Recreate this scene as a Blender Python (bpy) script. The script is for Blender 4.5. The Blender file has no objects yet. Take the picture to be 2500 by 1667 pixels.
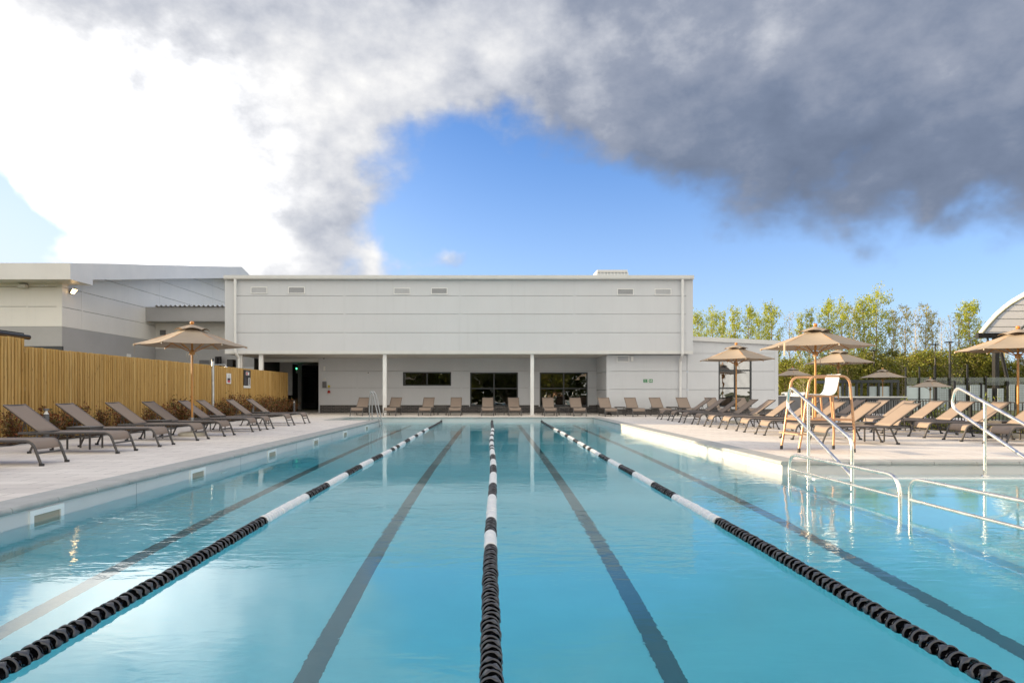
import bpy, math, random
from mathutils import Vector, Matrix
R = math.radians
sc = bpy.context.scene
COL = sc.collection

# ------------------------------------------------------------------ camera
F = 1600.0                      # focal length in photograph pixels (2500 wide)
CX, CY = 1201.0, 960.0          # vanishing point of the pool's long edges
CAMH = 1.0                      # eye height above the deck (deck is z = 0)
cam_d = bpy.data.cameras.new('camera')
cam = bpy.data.objects.new('camera', cam_d)
COL.objects.link(cam)
cam.location = (0, 0, CAMH)
cam.rotation_euler = (R(90), 0, 0)
cam_d.sensor_width = 36.0
cam_d.lens = F / 2500 * 36.0
cam_d.shift_x = (1250 - CX) / 2500
cam_d.shift_y = (CY - 833.5) / 2500
cam_d.clip_start = 0.05
cam_d.clip_end = 3000
sc.camera = cam

# ------------------------------------------------------------------ colour management
sc.view_settings.view_transform = 'Standard'
sc.view_settings.look = 'None'
sc.view_settings.exposure = 1.0
sc.view_settings.gamma = 1.0
sc.view_settings.use_curve_mapping = False
sc.cycles.use_denoising = True
sc.cycles.max_bounces = 10
sc.cycles.diffuse_bounces = 4
sc.cycles.glossy_bounces = 4
sc.cycles.transmission_bounces = 8
sc.cycles.transparent_max_bounces = 12
sc.cycles.sample_clamp_indirect = 6.0
sc.cycles.caustics_reflective = True
sc.cycles.caustics_refractive = True

# ------------------------------------------------------------------ sun
SUN_EL = R(9.7)
SUN_AZ = R(-76.9)               # from +Y towards -X
sd = bpy.data.lights.new('sun', 'SUN')
sun = bpy.data.objects.new('sun', sd)
COL.objects.link(sun)
sd.energy = 5.0
sd.angle = R(0.6)
sd.color = (1.0, 0.79, 0.51)
to_sun = Vector((math.sin(SUN_AZ) * math.cos(SUN_EL), math.cos(SUN_AZ) * math.cos(SUN_EL), math.sin(SUN_EL)))
sun.rotation_euler = to_sun.to_track_quat('Z', 'Y').to_euler()
sun.location = (-30, 15, 30)

# ------------------------------------------------------------------ world: Nishita sky with procedural clouds
W = bpy.data.worlds.new('World')
sc.world = W
W.use_nodes = True
W.cycles.sampling_method = 'MANUAL'
W.cycles.sample_map_resolution = 512
nt = W.node_tree
nt.nodes.clear()


def nd(tree, kind, **kw):
    n = tree.nodes.new(kind)
    for k, v in kw.items():
        setattr(n, k, v)
    return n


def mth(tree, op, a, b=None, c=None, clamp=False):
    n = nd(tree, 'ShaderNodeMath', operation=op, use_clamp=clamp)
    for i, v in enumerate((a, b, c)):
        if v is None:
            continue
        if isinstance(v, (int, float)):
            n.inputs[i].default_value = v
        else:
            tree.links.new(v, n.inputs[i])
    return n.outputs[0]


def vmth(tree, op, a, b=None, c=None):
    n = nd(tree, 'ShaderNodeVectorMath', operation=op)
    for i, v in enumerate((a, b, c)):
        if v is None:
            continue
        if isinstance(v, (tuple, list)):
            n.inputs[i].default_value = v
        else:
            tree.links.new(v, n.inputs[i])
    return n.outputs['Value'] if op in ('DOT_PRODUCT', 'LENGTH') else n.outputs[0]


def noise(tree, vec, scale, detail=4, rough=0.5, dist=0.0):
    n = nd(tree, 'ShaderNodeTexNoise')
    n.inputs['Scale'].default_value = scale
    n.inputs['Detail'].default_value = detail
    n.inputs['Roughness'].default_value = rough
    n.inputs['Distortion'].default_value = dist
    if vec is not None:
        tree.links.new(vec, n.inputs['Vector'])
    return n.outputs['Fac']


def mixc(tree, fac, a, b, blend='MIX'):
    n = nd(tree, 'ShaderNodeMix', data_type='RGBA', blend_type=blend)
    for idx, v in ((0, fac), (6, a), (7, b)):
        if isinstance(v, (int, float)):
            n.inputs[idx].default_value = v
        elif isinstance(v, (tuple, list)):
            n.inputs[idx].default_value = tuple(v) + ((1.0,) if len(v) == 3 else ())
        else:
            tree.links.new(v, n.inputs[idx])
    return n.outputs[2]


def ramp(tree, fac, stops):
    n = nd(tree, 'ShaderNodeValToRGB')
    el = n.color_ramp.elements
    while len(el) > 1:
        el.remove(el[-1])
    el[0].position = stops[0][0]
    el[0].color = tuple(stops[0][1]) + (1,)
    for p, c in stops[1:]:
        e = el.new(p)
        e.color = tuple(c) + (1,)
    tree.links.new(fac, n.inputs[0])
    return n.outputs[0]


def sstep(tree, v, lo, hi):
    n = nd(tree, 'ShaderNodeMapRange', interpolation_type='SMOOTHSTEP')
    tree.links.new(v, n.inputs['Value'])
    n.inputs['From Min'].default_value = lo
    n.inputs['From Max'].default_value = hi
    return n.outputs['Result']


def azel(xd, yd):
    """direction (azimuth, elevation) of a point of the sky, in radians"""
    tx, ty = (xd - 1130) / 1505, (904 - yd) / 1505
    az = math.atan(tx)
    return az, math.atan(ty * math.cos(az))


sky = nd(nt, 'ShaderNodeTexSky', sky_type='NISHITA')
sky.sun_disc = False
sky.sun_elevation = SUN_EL
sky.sun_rotation = SUN_AZ
sky.altitude = 100
sky.air_density = 1.0
sky.dust_density = 0.6
sky.ozone_density = 3.0
tc = nd(nt, 'ShaderNodeTexCoord')
DIR = tc.outputs['Generated']
sep = nd(nt, 'ShaderNodeSeparateXYZ')
nt.links.new(DIR, sep.inputs[0])
AZ = mth(nt, 'ARCTAN2', sep.outputs[0], sep.outputs[1])
EL = mth(nt, 'ARCSINE', sep.outputs[2])
comb = nd(nt, 'ShaderNodeCombineXYZ')
nt.links.new(AZ, comb.inputs[0])
nt.links.new(EL, comb.inputs[1])
AE = comb.outputs[0]
# clouds wander: warp the angular coordinates a little
wn = nd(nt, 'ShaderNodeTexNoise')
wn.inputs['Scale'].default_value = 4.2
wn.inputs['Detail'].default_value = 5
wn.inputs['Roughness'].default_value = 0.55
nt.links.new(DIR, wn.inputs['Vector'])
warp = vmth(nt, 'MULTIPLY', vmth(nt, 'SUBTRACT', wn.outputs['Color'], (0.5, 0.5, 0.5)), (0.26, 0.20, 0.0))
AEW = vmth(nt, 'ADD', AE, warp)


def blob(xd, yd, sx, sy, vec):
    a, e = azel(xd, yd)
    s = (1505.0 / sx, 1505.0 / sy, 0.0)
    v = vmth(nt, 'MULTIPLY_ADD', vec, s, (-a * s[0], -e * s[1], 0.0))
    d = vmth(nt, 'DOT_PRODUCT', v, v)
    return mth(nt, 'POWER', math.exp(-1), d)


def field(blobs, vec, base=0.0):
    acc = None
    for xd, yd, sx, sy, w in blobs:
        g = blob(xd, yd, sx, sy, vec)
        acc = mth(nt, 'MULTIPLY_ADD', g, w, base if acc is None else acc)
    return acc


dens = field([
    (330, 300, 430, 330, 1.15), (40, 60, 340, 200, 0.9), (640, 60, 420, 240, 1.0), (460, 590, 370, 170, 1.15),
    (1120, -60, 560, 210, 1.0), (1720, 20, 520, 215, 1.15), (2250, 140, 560, 220, 1.25), (2330, 415, 270, 100, 0.85),
    (1420, 140, 260, 120, 0.5), (740, 420, 130, 200, 0.55), (905, 585, 70, 55, 0.9), (1035, 592, 46, 34, 0.95), (88, 365, 55, 75, 1.25), (150, 470, 60, 40, 0.5),
    (15, 395, 150, 165, -1.25), (-10, 545, 190, 90, -0.8), (1150, 410, 260, 200, -0.75), (1190, 560, 260, 120, -0.5),
    (1150, -1500, 1900, 700, 0.8)], AEW)
lit = field([
    (660, 480, 150, 190, 0.10), (300, 370, 220, 230, 0.26), (-40, 130, 190, 170, 0.30), (760, 290, 170, 120, 0.12), (500, 640, 460, 110, 0.22),
    (215, 85, 160, 60, -0.07), (500, 270, 480, 330, 0.27), (1020, 80, 380, 190, 0.22), (1500, 60, 300, 160, 0.06),
    (905, 575, 70, 50, 0.34), (1030, 578, 46, 24, 0.26), (1750, 330, 480, 150, -0.12), (2260, 370, 320, 150, -0.08),
    (2352, 60, 420, 160, 0.05), (1800, 20, 700, 100, 0.05), (100, 400, 160, 160, 0.22)], AEW, 0.33)
RELIEF = 0.30
# far behind the viewer and overhead: broken bright cloud
AZA = mth(nt, 'ABSOLUTE', AZ)
behind = sstep(nt, AZA, 0.95, 1.7)
# fractal heaps: fine noise on top of rounded cells, lit from the sun's side
SQ = vmth(nt, 'MULTIPLY', DIR, (1, 1, 1.5))
n1 = noise(nt, SQ, 3.2, 5, 0.58)
n2 = noise(nt, SQ, 9.0, 6, 0.60)
n2s = noise(nt, vmth(nt, 'ADD', SQ, tuple(to_sun * 0.035)), 9.0, 6, 0.60)
vo = nd(nt, 'ShaderNodeTexVoronoi', feature='F1')
vo.inputs['Scale'].default_value = 6.5
vo.inputs['Detail'].default_value = 2.0
vo.inputs['Roughness'].default_value = 0.5
vo.inputs['Lacunarity'].default_value = 2.3
wv = nd(nt, 'ShaderNodeTexNoise')
wv.inputs['Scale'].default_value = 9.0
wv.inputs['Detail'].default_value = 4
nt.links.new(DIR, wv.inputs['Vector'])
nt.links.new(vmth(nt, 'MULTIPLY_ADD', wv.outputs['Color'], (0.14, 0.14, 0.14), SQ), vo.inputs['Vector'])
cell = mth(nt, 'MULTIPLY_ADD', vo.outputs['Distance'], -0.75, 0.90)
nn = mth(nt, 'MULTIPLY_ADD', n2, 0.34, mth(nt, 'MULTIPLY', n1, 0.42))
nn = mth(nt, 'MULTIPLY_ADD', cell, 0.24, nn)
relief = mth(nt, 'SUBTRACT', n2, n2s)
dsum = mth(nt, 'MULTIPLY_ADD', mth(nt, 'SUBTRACT', nn, 0.5), 2.6, dens)
dsum = mth(nt, 'ADD', dsum, mth(nt, 'MULTIPLY', behind, 1.3))
mask = sstep(nt, dsum, 0.16, 0.92)
lsum = mth(nt, 'MULTIPLY_ADD', mth(nt, 'SUBTRACT', nn, 0.5), 0.64, mth(nt, 'MULTIPLY_ADD', relief, RELIEF, lit))
lsum = mth(nt, 'MULTIPLY_ADD', behind, 0.66, lsum)
ccol = ramp(nt, lsum, [(0.0, (0.085, 0.11, 0.165)), (0.22, (0.125, 0.155, 0.22)), (0.38, (0.20, 0.225, 0.285)), (0.54, (0.375, 0.39, 0.43)),
                       (0.70, (0.56, 0.56, 0.565)), (0.88, (0.78, 0.765, 0.72)), (1.0, (0.83, 0.785, 0.70))])
core = mth(nt, 'MULTIPLY_ADD', blob(310, 400, 215, 210, AEW), 1.9, mth(nt, 'MULTIPLY_ADD', sstep(nt, lsum, 0.9, 1.2), 0.8, 0.0))
core = mth(nt, 'MULTIPLY_ADD', core, sstep(nt, lsum, 0.55, 0.8), 1.0)
ccol = vmth(nt, 'SCALE', ccol)
nt.links.new(mth(nt, 'MULTIPLY', core, 11.2), ccol.node.inputs['Scale'])
skyc = vmth(nt, 'MULTIPLY', sky.outputs[0], (0.66, 1.34, 2.1))
# thin veil low down and towards the sun
veil = mth(nt, 'POWER', math.exp(-1), mth(nt, 'POWER', mth(nt, 'DIVIDE', mth(nt, 'MAXIMUM', EL, 0.0), 0.25), 1.6))
veil = mth(nt, 'MULTIPLY_ADD', blob(-150, 450, 620, 520, AE), 0.62, mth(nt, 'MULTIPLY', veil, 0.66), clamp=True)
skyc = mixc(nt, veil, skyc, (5.7, 6.6, 8.1))
out_c = mixc(nt, mask, skyc, ccol)
bg = nd(nt, 'ShaderNodeBackground')
bg.inputs['Strength'].default_value = 0.073
nt.links.new(out_c, bg.inputs['Color'])
wo = nd(nt, 'ShaderNodeOutputWorld')
nt.links.new(bg.outputs[0], wo.inputs[0])


# ================================================================== helpers
def G(x, y, z=0.0):
    """where the sight line through photo pixel (x, y) meets the level z"""
    d = F * (CAMH - z) / (y - CY)
    return ((x - CX) * d / F, d, z)


def P(x, y, d):
    return ((x - CX) * d / F, d, CAMH + (CY - y) * d / F)


class MB:
    def __init__(s):
        s.v, s.f, s.sm, s.mi = [], [], [], []

    def add(s, vs, fs, smooth=False, mi=0):
        o = len(s.v)
        s.v += [tuple(p) for p in vs]
        for f in fs:
            s.f.append([i + o for i in f])
            s.sm.append(smooth)
            s.mi.append(mi)

    def box(s, x0, x1, y0, y1, z0, z1, mi=0):
        x0, x1 = min(x0, x1), max(x0, x1)
        y0, y1 = min(y0, y1), max(y0, y1)
        z0, z1 = min(z0, z1), max(z0, z1)
        s.add([(x0, y0, z0), (x1, y0, z0), (x1, y1, z0), (x0, y1, z0), (x0, y0, z1), (x1, y0, z1), (x1, y1, z1), (x0, y1, z1)],
              [(0, 3, 2, 1), (4, 5, 6, 7), (0, 1, 5, 4), (1, 2, 6, 5), (2, 3, 7, 6), (3, 0, 4, 7)], False, mi)
        return s

    def cbox(s, c, size, mi=0, c_b=0.0):
        x, y, z = c
        a, b, h = size[0] / 2, size[1] / 2, size[2] / 2
        if c_b <= 0:
            return s.box(x - a, x + a, y - b, y + b, z - h, z + h, mi)
        # chamfered in plan
        pl = [(a - c_b, -b), (a, -b + c_b), (a, b - c_b), (a - c_b, b), (-a + c_b, b), (-a, b - c_b), (-a, -b + c_b), (-a + c_b, -b)]
        vs = [(x + p[0], y + p[1], z - h) for p in pl] + [(x + p[0], y + p[1], z + h) for p in pl]
        fs = [tuple(range(7, -1, -1)), tuple(range(8, 16))] + [(i, (i + 1) % 8, 8 + (i + 1) % 8, 8 + i) for i in range(8)]
        s.add(vs, fs, False, mi)
        return s

    def tube(s, path, r, n=10, mi=0, caps=True, closed=False):
        pts = [Vector(p) for p in path]
        m = len(pts)
        rs = r if isinstance(r, (list, tuple)) else [r] * m
        rings = []
        up = None
        for i in range(m):
            if closed:
                t = (pts[(i + 1) % m] - pts[i - 1])
            else:
                t = pts[min(i + 1, m - 1)] - pts[max(i - 1, 0)]
            if t.length < 1e-9:
                t = Vector((0, 0, 1))
            t.normalize()
            if up is None:
                a = Vector((0, 0, 1)) if abs(t.z) < 0.9 else Vector((1, 0, 0))
                up = (a - t * a.dot(t)).normalized()
            else:
                up = up - t * up.dot(t)
                if up.length < 1e-6:
                    a = Vector((0, 0, 1)) if abs(t.z) < 0.9 else Vector((1, 0, 0))
                    up = a - t * a.dot(t)
                up.normalize()
            b = t.cross(up)
            rings.append([pts[i] + (up * math.cos(2 * math.pi * k / n) + b * math.sin(2 * math.pi * k / n)) * rs[i] for k in range(n)])
        vs = [p for ring in rings for p in ring]
        fs = []
        for i in range(m if closed else m - 1):
            j = (i + 1) % m
            for k in range(n):
                fs.append((i * n + k, i * n + (k + 1) % n, j * n + (k + 1) % n, j * n + k))
        s.add(vs, fs, True, mi)
        if caps and not closed:
            s.add(rings[0], [tuple(range(n - 1, -1, -1))], False, mi)
            s.add(rings[-1], [tuple(range(n))], False, mi)
        return s

    def lathe(s, prof, n=24, c=(0, 0, 0), mi=0, smooth=True):
        """prof: (r, z) pairs from bottom to top"""
        vs, fs = [], []
        for r, z in prof:
            for k in range(n):
                a = 2 * math.pi * k / n
                vs.append((c[0] + r * math.cos(a), c[1] + r * math.sin(a), c[2] + z))
        for i in range(len(prof) - 1):
            for k in range(n):
                fs.append((i * n + k, i * n + (k + 1) % n, (i + 1) * n + (k + 1) % n, (i + 1) * n + k))
        s.add(vs, fs, smooth, mi)
        s.add(vs[:n], [tuple(range(n - 1, -1, -1))], False, mi)
        s.add(vs[-n:], [tuple(range(n))], False, mi)
        return s

    def prism(s, poly, axis, a0, a1, mi=0, smooth=False):
        """extrude a polygon along an axis; poly in the two other axes in order (x: y,z) (y: x,z) (z: x,y)"""
        def mk(p, a):
            return {'x': (a, p[0], p[1]), 'y': (p[0], a, p[1]), 'z': (p[0], p[1], a)}[axis]
        n = len(poly)
        vs = [mk(p, a0) for p in poly] + [mk(p, a1) for p in poly]
        s.add(vs, [tuple(range(n)), tuple(range(2 * n - 1, n - 1, -1))], False, mi)
        s.add(vs, [(i, n + i, n + (i + 1) % n, (i + 1) % n) for i in range(n)], smooth, mi)
        return s

    def sheet(s, prof, y0, y1, th, ny=1, sag=0.0, mi=0):
        """a thin solid band: profile in (x, z) swept from y0 to y1, with thickness"""
        n = len(prof)
        nor = []
        for i in range(n):
            a, b = prof[max(i - 1, 0)], prof[min(i + 1, n - 1)]
            dx, dz = b[0] - a[0], b[1] - a[1]
            l = math.hypot(dx, dz) or 1
            nor.append((-dz / l, dx / l))
        top, bot = [], []
        for j in range(ny + 1):
            t = j / ny
            k = 4 * t * (1 - t) * sag
            for i in range(n):
                x, z = prof[i]
                top.append((x - nor[i][0] * k, y0 + (y1 - y0) * t, z - nor[i][1] * k))
                bot.append((x - nor[i][0] * (k + th), y0 + (y1 - y0) * t, z - nor[i][1] * (k + th)))
        m = len(top)
        fs = []
        for j in range(ny):
            for i in range(n - 1):
                a, b, c, d = j * n + i, j * n + i + 1, (j + 1) * n + i + 1, (j + 1) * n + i
                fs += [(a, b, c, d), (m + d, m + c, m + b, m + a)]
        for i in range(n - 1):
            fs += [(i, m + i, m + i + 1, i + 1), (ny * n + i, ny * n + i + 1, m + ny * n + i + 1, m + ny * n + i)]
        for j in range(ny):
            a, d = j * n, (j + 1) * n
            fs += [(a, d, m + d, m + a)]
            a, d = j * n + n - 1, (j + 1) * n + n - 1
            fs += [(a, m + a, m + d, d)]
        s.add(top + bot, fs, True, mi)
        return s

    def build(s, name, mats, parent=None, label=None, cat=None, group=None, kind=None, loc=None):
        me = bpy.data.meshes.new(name)
        me.from_pydata(s.v, [], s.f)
        if not isinstance(mats, (list, tuple)):
            mats = [mats]
        for m in mats:
            me.materials.append(m)
        me.polygons.foreach_set('use_smooth', s.sm)
        me.polygons.foreach_set('material_index', s.mi)
        me.update()
        o = bpy.data.objects.new(name, me)
        COL.objects.link(o)
        if parent is not None:
            o.parent = parent
        if loc is not None:
            o.location = loc
        tag(o, label, cat, group, kind)
        return o


def tag(o, label=None, cat=None, group=None, kind=None):
    if label:
        o['label'] = label
    if cat:
        o['category'] = cat
    if group:
        o['group'] = group
    if kind:
        o['kind'] = kind
    return o


def thing(name, label, cat, loc=(0, 0, 0), rz=0.0, group=None):
    o = bpy.data.objects.new(name, None)
    o.empty_display_size = 0.2
    COL.objects.link(o)
    o.location = loc
    o.rotation_euler = (0, 0, rz)
    return tag(o, label, cat, group)


def copy_tree(o, parent=None, loc=None, rz=None, label=None, scale=None, skip=None):
    c = o.copy()
    COL.objects.link(c)
    if parent is not None:
        c.parent = parent
    if loc is not None:
        c.location = loc
    if rz is not None:
        c.rotation_euler = (0, 0, rz)
    if scale is not None:
        c.scale = scale
    if label:
        c['label'] = label
    for ch in list(o.children):
        if skip and ch.name.startswith(skip):
            continue
        copy_tree(ch, c)
    return c


def fillet(pts, r, n=6):
    pts = [Vector(p) for p in pts]
    out = [pts[0]]
    for i in range(1, len(pts) - 1):
        a, b, c = pts[i - 1], pts[i], pts[i + 1]
        u, v = (a - b), (c - b)
        rr = r[i - 1] if isinstance(r, (list, tuple)) else r
        ang = u.angle(v)
        t = min(rr / max(math.tan(ang / 2), 1e-3), u.length * 0.49, v.length * 0.49)
        p0, p1 = b + u.normalized() * t, b + v.normalized() * t
        for k in range(n + 1):
            w = k / n
            out.append(p0 * (1 - w) ** 2 + b * 2 * w * (1 - w) + p1 * w ** 2)
    out.append(pts[-1])
    return out


ORD = ['first', 'second', 'third', 'fourth', 'fifth', 'sixth', 'seventh', 'eighth', 'ninth', 'tenth', 'eleventh', 'twelfth',
       'thirteenth', 'fourteenth', 'fifteenth', 'sixteenth', 'seventeenth', 'eighteenth', 'nineteenth', 'twentieth']


# ------------------------------------------------------------------ materials
def pbr(name, col, rough=0.6, metal=0.0, spec=0.5, var=0.0, vscale=3.0, bump=0.0, bscale=40.0, stretch=None, coat=0.0, dirt=None):
    m = bpy.data.materials.new(name)
    m.use_nodes = True
    t = m.node_tree
    b = t.nodes['Principled BSDF']
    b.inputs['Base Color'].default_value = tuple(col) + (1,)
    b.inputs['Roughness'].default_value = rough
    b.inputs['Metallic'].default_value = metal
    b.inputs['Specular IOR Level'].default_value = spec
    if coat:
        b.inputs['Coat Weight'].default_value = coat
    co = nd(t, 'ShaderNodeTexCoord').outputs['Object']
    if stretch:
        co = vmth(t, 'MULTIPLY', co, stretch)
    if var:
        f = noise(t, co, vscale, 5, 0.6)
        f = sstep(t, f, 0.3, 0.7)
        lo = tuple(max(0, c * (1 - var)) for c in col)
        hi = tuple(min(1, c * (1 + var)) for c in col)
        t.links.new(mixc(t, f, lo, hi), b.inputs['Base Color'])
        rr = mth(t, 'MULTIPLY_ADD', f, 0.12, rough - 0.06, clamp=True)
        t.links.new(rr, b.inputs['Roughness'])
    if bump:
        bn = nd(t, 'ShaderNodeBump')
        bn.inputs['Strength'].default_value = bump
        bn.inputs['Distance'].default_value = 0.01
        t.links.new(noise(t, co, bscale, 4, 0.6), bn.inputs['Height'])
        t.links.new(bn.outputs[0], b.inputs['Normal'])
    return m


def emis(name, col, strength):
    m = bpy.data.materials.new(name)
    m.use_nodes = True
    b = m.node_tree.nodes['Principled BSDF']
    b.inputs['Base Color'].default_value = tuple(col) + (1,)
    b.inputs['Emission Color'].default_value = tuple(col) + (1,)
    b.inputs['Emission Strength'].default_value = strength
    return m


M = {}


def add_panel_tone(m, amt=0.03):
    """each panel a slightly different batch tone, plus faint run-off streaks"""
    t = m.node_tree
    b = t.nodes['Principled BSDF']
    src = b.inputs['Base Color'].links[0].from_socket
    g = nd(t, 'ShaderNodeNewGeometry')
    k = mth(t, 'MULTIPLY_ADD', g.outputs['Random Per Island'], 2 * amt, 1.0 - amt)
    co = nd(t, 'ShaderNodeTexCoord').outputs['Object']
    st = noise(t, vmth(t, 'MULTIPLY', co, (5.0, 5.0, 0.22)), 1.0, 5, 0.65)
    k = mth(t, 'MULTIPLY', k, mth(t, 'MULTIPLY_ADD', sstep(t, st, 0.5, 0.8), -0.05, 1.0))
    v = vmth(t, 'SCALE', src)
    t.links.new(k, v.node.inputs['Scale'])
    t.links.new(v, b.inputs['Base Color'])


M['clad'] = pbr('cladding_white', (0.625, 0.64, 0.67), 0.42, var=0.025, vscale=0.7, stretch=(1, 1, 0.5))
add_panel_tone(M['clad'], 0.018)
M['clad_cream'] = pbr('cladding_cream', (0.80, 0.785, 0.755), 0.45, var=0.03, vscale=0.6)
add_panel_tone(M['clad_cream'], 0.02)
M['clad_grey'] = pbr('cladding_grey', (0.41, 0.41, 0.42), 0.45, var=0.05, vscale=0.8)
M['fascia'] = pbr('fascia_grey', (0.72, 0.715, 0.71), 0.4, var=0.04, vscale=0.8)
M['groove'] = pbr('joint_backing', (0.64, 0.65, 0.67), 0.7)
M['groove_dark'] = pbr('joint_backing_dark', (0.40, 0.40, 0.41), 0.7)
M['flash'] = pbr('flashing', (0.68, 0.68, 0.67), 0.38, var=0.03)
M['upvc'] = pbr('white_plastic_pipe', (0.78, 0.78, 0.78), 0.35, var=0.03)
M['white'] = pbr('white_paint', (0.82, 0.82, 0.81), 0.4, var=0.03)
M['soffit'] = pbr('soffit', (0.62, 0.60, 0.56), 0.6, var=0.04)
M['dkframe'] = pbr('anthracite_frame', (0.045, 0.05, 0.055), 0.4)
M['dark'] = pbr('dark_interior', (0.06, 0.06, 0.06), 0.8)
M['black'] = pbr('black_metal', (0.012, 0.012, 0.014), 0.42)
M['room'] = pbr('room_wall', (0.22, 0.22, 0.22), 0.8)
M['steel'] = pbr('stainless_steel', (0.86, 0.82, 0.75), 0.28, metal=0.92, var=0.05, vscale=6)
M['steel_shaded'] = pbr('shaded_ladder_steel', (0.42, 0.43, 0.44), 0.35, metal=0.8, var=0.1, vscale=8)  # darker copy of the stainless steel, the ladder's shade put into its colour
M['galv'] = pbr('galvanised_steel', (0.55, 0.57, 0.58), 0.4, metal=0.7, var=0.12, vscale=9)
M['copper'] = pbr('copper_tone_tube', (0.56, 0.31, 0.17), 0.34, metal=0.35, var=0.08, vscale=8)
M['copper_board'] = pbr('copper_tone_board', (0.48, 0.30, 0.19), 0.5, var=0.1, vscale=12)
M['shell'] = pbr('white_seat_shell', (0.86, 0.85, 0.84), 0.35)
M['rubber'] = pbr('rubber', (0.03, 0.03, 0.032), 0.6)
M['lframe'] = pbr('lounger_frame', (0.075, 0.068, 0.065), 0.42, var=0.08, vscale=8)
M['ltable'] = pbr('side_table_metal', (0.085, 0.078, 0.074), 0.45, var=0.06)
M['wood'] = pbr('umbrella_wood', (0.52, 0.24, 0.06), 0.38, var=0.18, vscale=6, stretch=(4, 4, 0.5), coat=0.3)
M['wood_ball'] = pbr('varnished_wood_ball', (0.58, 0.22, 0.04), 0.3, coat=0.4)
M['stone_base'] = pbr('stone_base', (0.50, 0.46, 0.38), 0.75, var=0.1, bump=0.3)
M['cord'] = pbr('pale_cord', (0.65, 0.60, 0.50), 0.8)
M['bollard'] = pbr('bollard_grey', (0.13, 0.13, 0.14), 0.4, var=0.06)
M['soil'] = pbr('bark_mulch', (0.075, 0.048, 0.032), 0.95, var=0.5, vscale=18, bump=1.0, bscale=30)
M['grass'] = pbr('grass_ground', (0.07, 0.085, 0.03), 0.95, var=0.35, vscale=0.6, bump=0.6, bscale=20)
M['slate'] = pbr('dark_slate_board', (0.16, 0.16, 0.17), 0.6, var=0.12, vscale=3)
M['bark'] = pbr('tree_bark', (0.30, 0.22, 0.15), 0.9, var=0.4, vscale=4)
M['bark_pale'] = pbr('pale_bark', (0.52, 0.43, 0.32), 0.85, var=0.4, vscale=3)
M['frost'] = pbr('frosted_screen', (0.56, 0.64, 0.67), 0.35, var=0.04)
M['kanopy'] = pbr('court_roof_membrane', (0.75, 0.73, 0.71), 0.5, var=0.03)
_t = M['kanopy'].node_tree
_tr = nd(_t, 'ShaderNodeBsdfTranslucent')
_tr.inputs['Color'].default_value = (0.9, 0.88, 0.86, 1)
_mx = nd(_t, 'ShaderNodeMixShader')
_mx.inputs[0].default_value = 0.75
_t.links.new(_t.nodes['Principled BSDF'].outputs[0], _mx.inputs[1])
_t.links.new(_tr.outputs[0], _mx.inputs[2])
_t.links.new(_mx.outputs[0], _t.nodes['Material Output'].inputs['Surface'])
M['red'] = pbr('red_plastic', (0.45, 0.03, 0.02), 0.4)
M['yellow'] = pbr('yellow_plastic', (0.62, 0.50, 0.03), 0.4)
M['green_sign'] = pbr('green_sign', (0.015, 0.22, 0.075), 0.4)
M['sign_white'] = pbr('sign_white', (0.80, 0.80, 0.78), 0.4)
M['sign_dark'] = pbr('sign_charcoal', (0.035, 0.032, 0.038), 0.4)
M['sign_pink'] = pbr('sign_pink', (0.60, 0.08, 0.13), 0.4)
M['sign_grey'] = pbr('sign_grey', (0.25, 0.24, 0.26), 0.5)
M['liner_trim'] = pbr('skimmer_plastic', (0.90, 0.90, 0.88), 0.35, var=0.03)
M['skim_in'] = pbr('skimmer_inside', (0.40, 0.36, 0.28), 0.6)
M['lamp_on'] = emis('lamp_lit', (1.0, 0.62, 0.26), 5.0)
M['led'] = emis('green_led', (0.1, 1.0, 0.4), 4.0)
M['lens'] = pbr('bollard_lens', (0.75, 0.75, 0.72), 0.3)
M['carpaint'] = pbr('white_car_paint', (0.80, 0.80, 0.80), 0.25, coat=0.6)
M['carglass'] = pbr('car_glass', (0.03, 0.035, 0.04), 0.08)


def m_fabric(name, col):
    m = pbr(name, col, 0.75, spec=0.25)
    t = m.node_tree
    b = t.nodes['Principled BSDF']
    co = nd(t, 'ShaderNodeTexCoord').outputs['Object']
    f = noise(t, vmth(t, 'MULTIPLY', co, (1, 1, 1)), 2.2, 4, 0.6)
    t.links.new(mixc(t, f, tuple(c * 0.86 for c in col), tuple(c * 1.12 for c in col)), b.inputs['Base Color'])
    w = nd(t, 'ShaderNodeTexNoise')
    w.inputs['Scale'].default_value = 220
    t.links.new(co, w.inputs['Vector'])
    bn = nd(t, 'ShaderNodeBump')
    bn.inputs['Strength'].default_value = 0.12
    bn.inputs['Distance'].default_value = 0.004
    t.links.new(w.outputs['Fac'], bn.inputs['Height'])
    t.links.new(bn.outputs[0], b.inputs['Normal'])
    # cloth lets a little light through
    tr = nd(t, 'ShaderNodeBsdfTranslucent')
    tr.inputs['Color'].default_value = tuple(c * 0.9 for c in col) + (1,)
    mx = nd(t, 'ShaderNodeMixShader')
    mx.inputs[0].default_value = 0.12
    t.links.new(b.outputs[0], mx.inputs[1])
    t.links.new(tr.outputs[0], mx.inputs[2])
    t.links.new(mx.outputs[0], t.nodes['Material Output'].inputs['Surface'])
    return m


M['sling'] = m_fabric('taupe_sling', (0.325, 0.255, 0.21))
M['canvas'] = m_fabric('taupe_canvas', (0.45, 0.365, 0.28))


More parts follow.
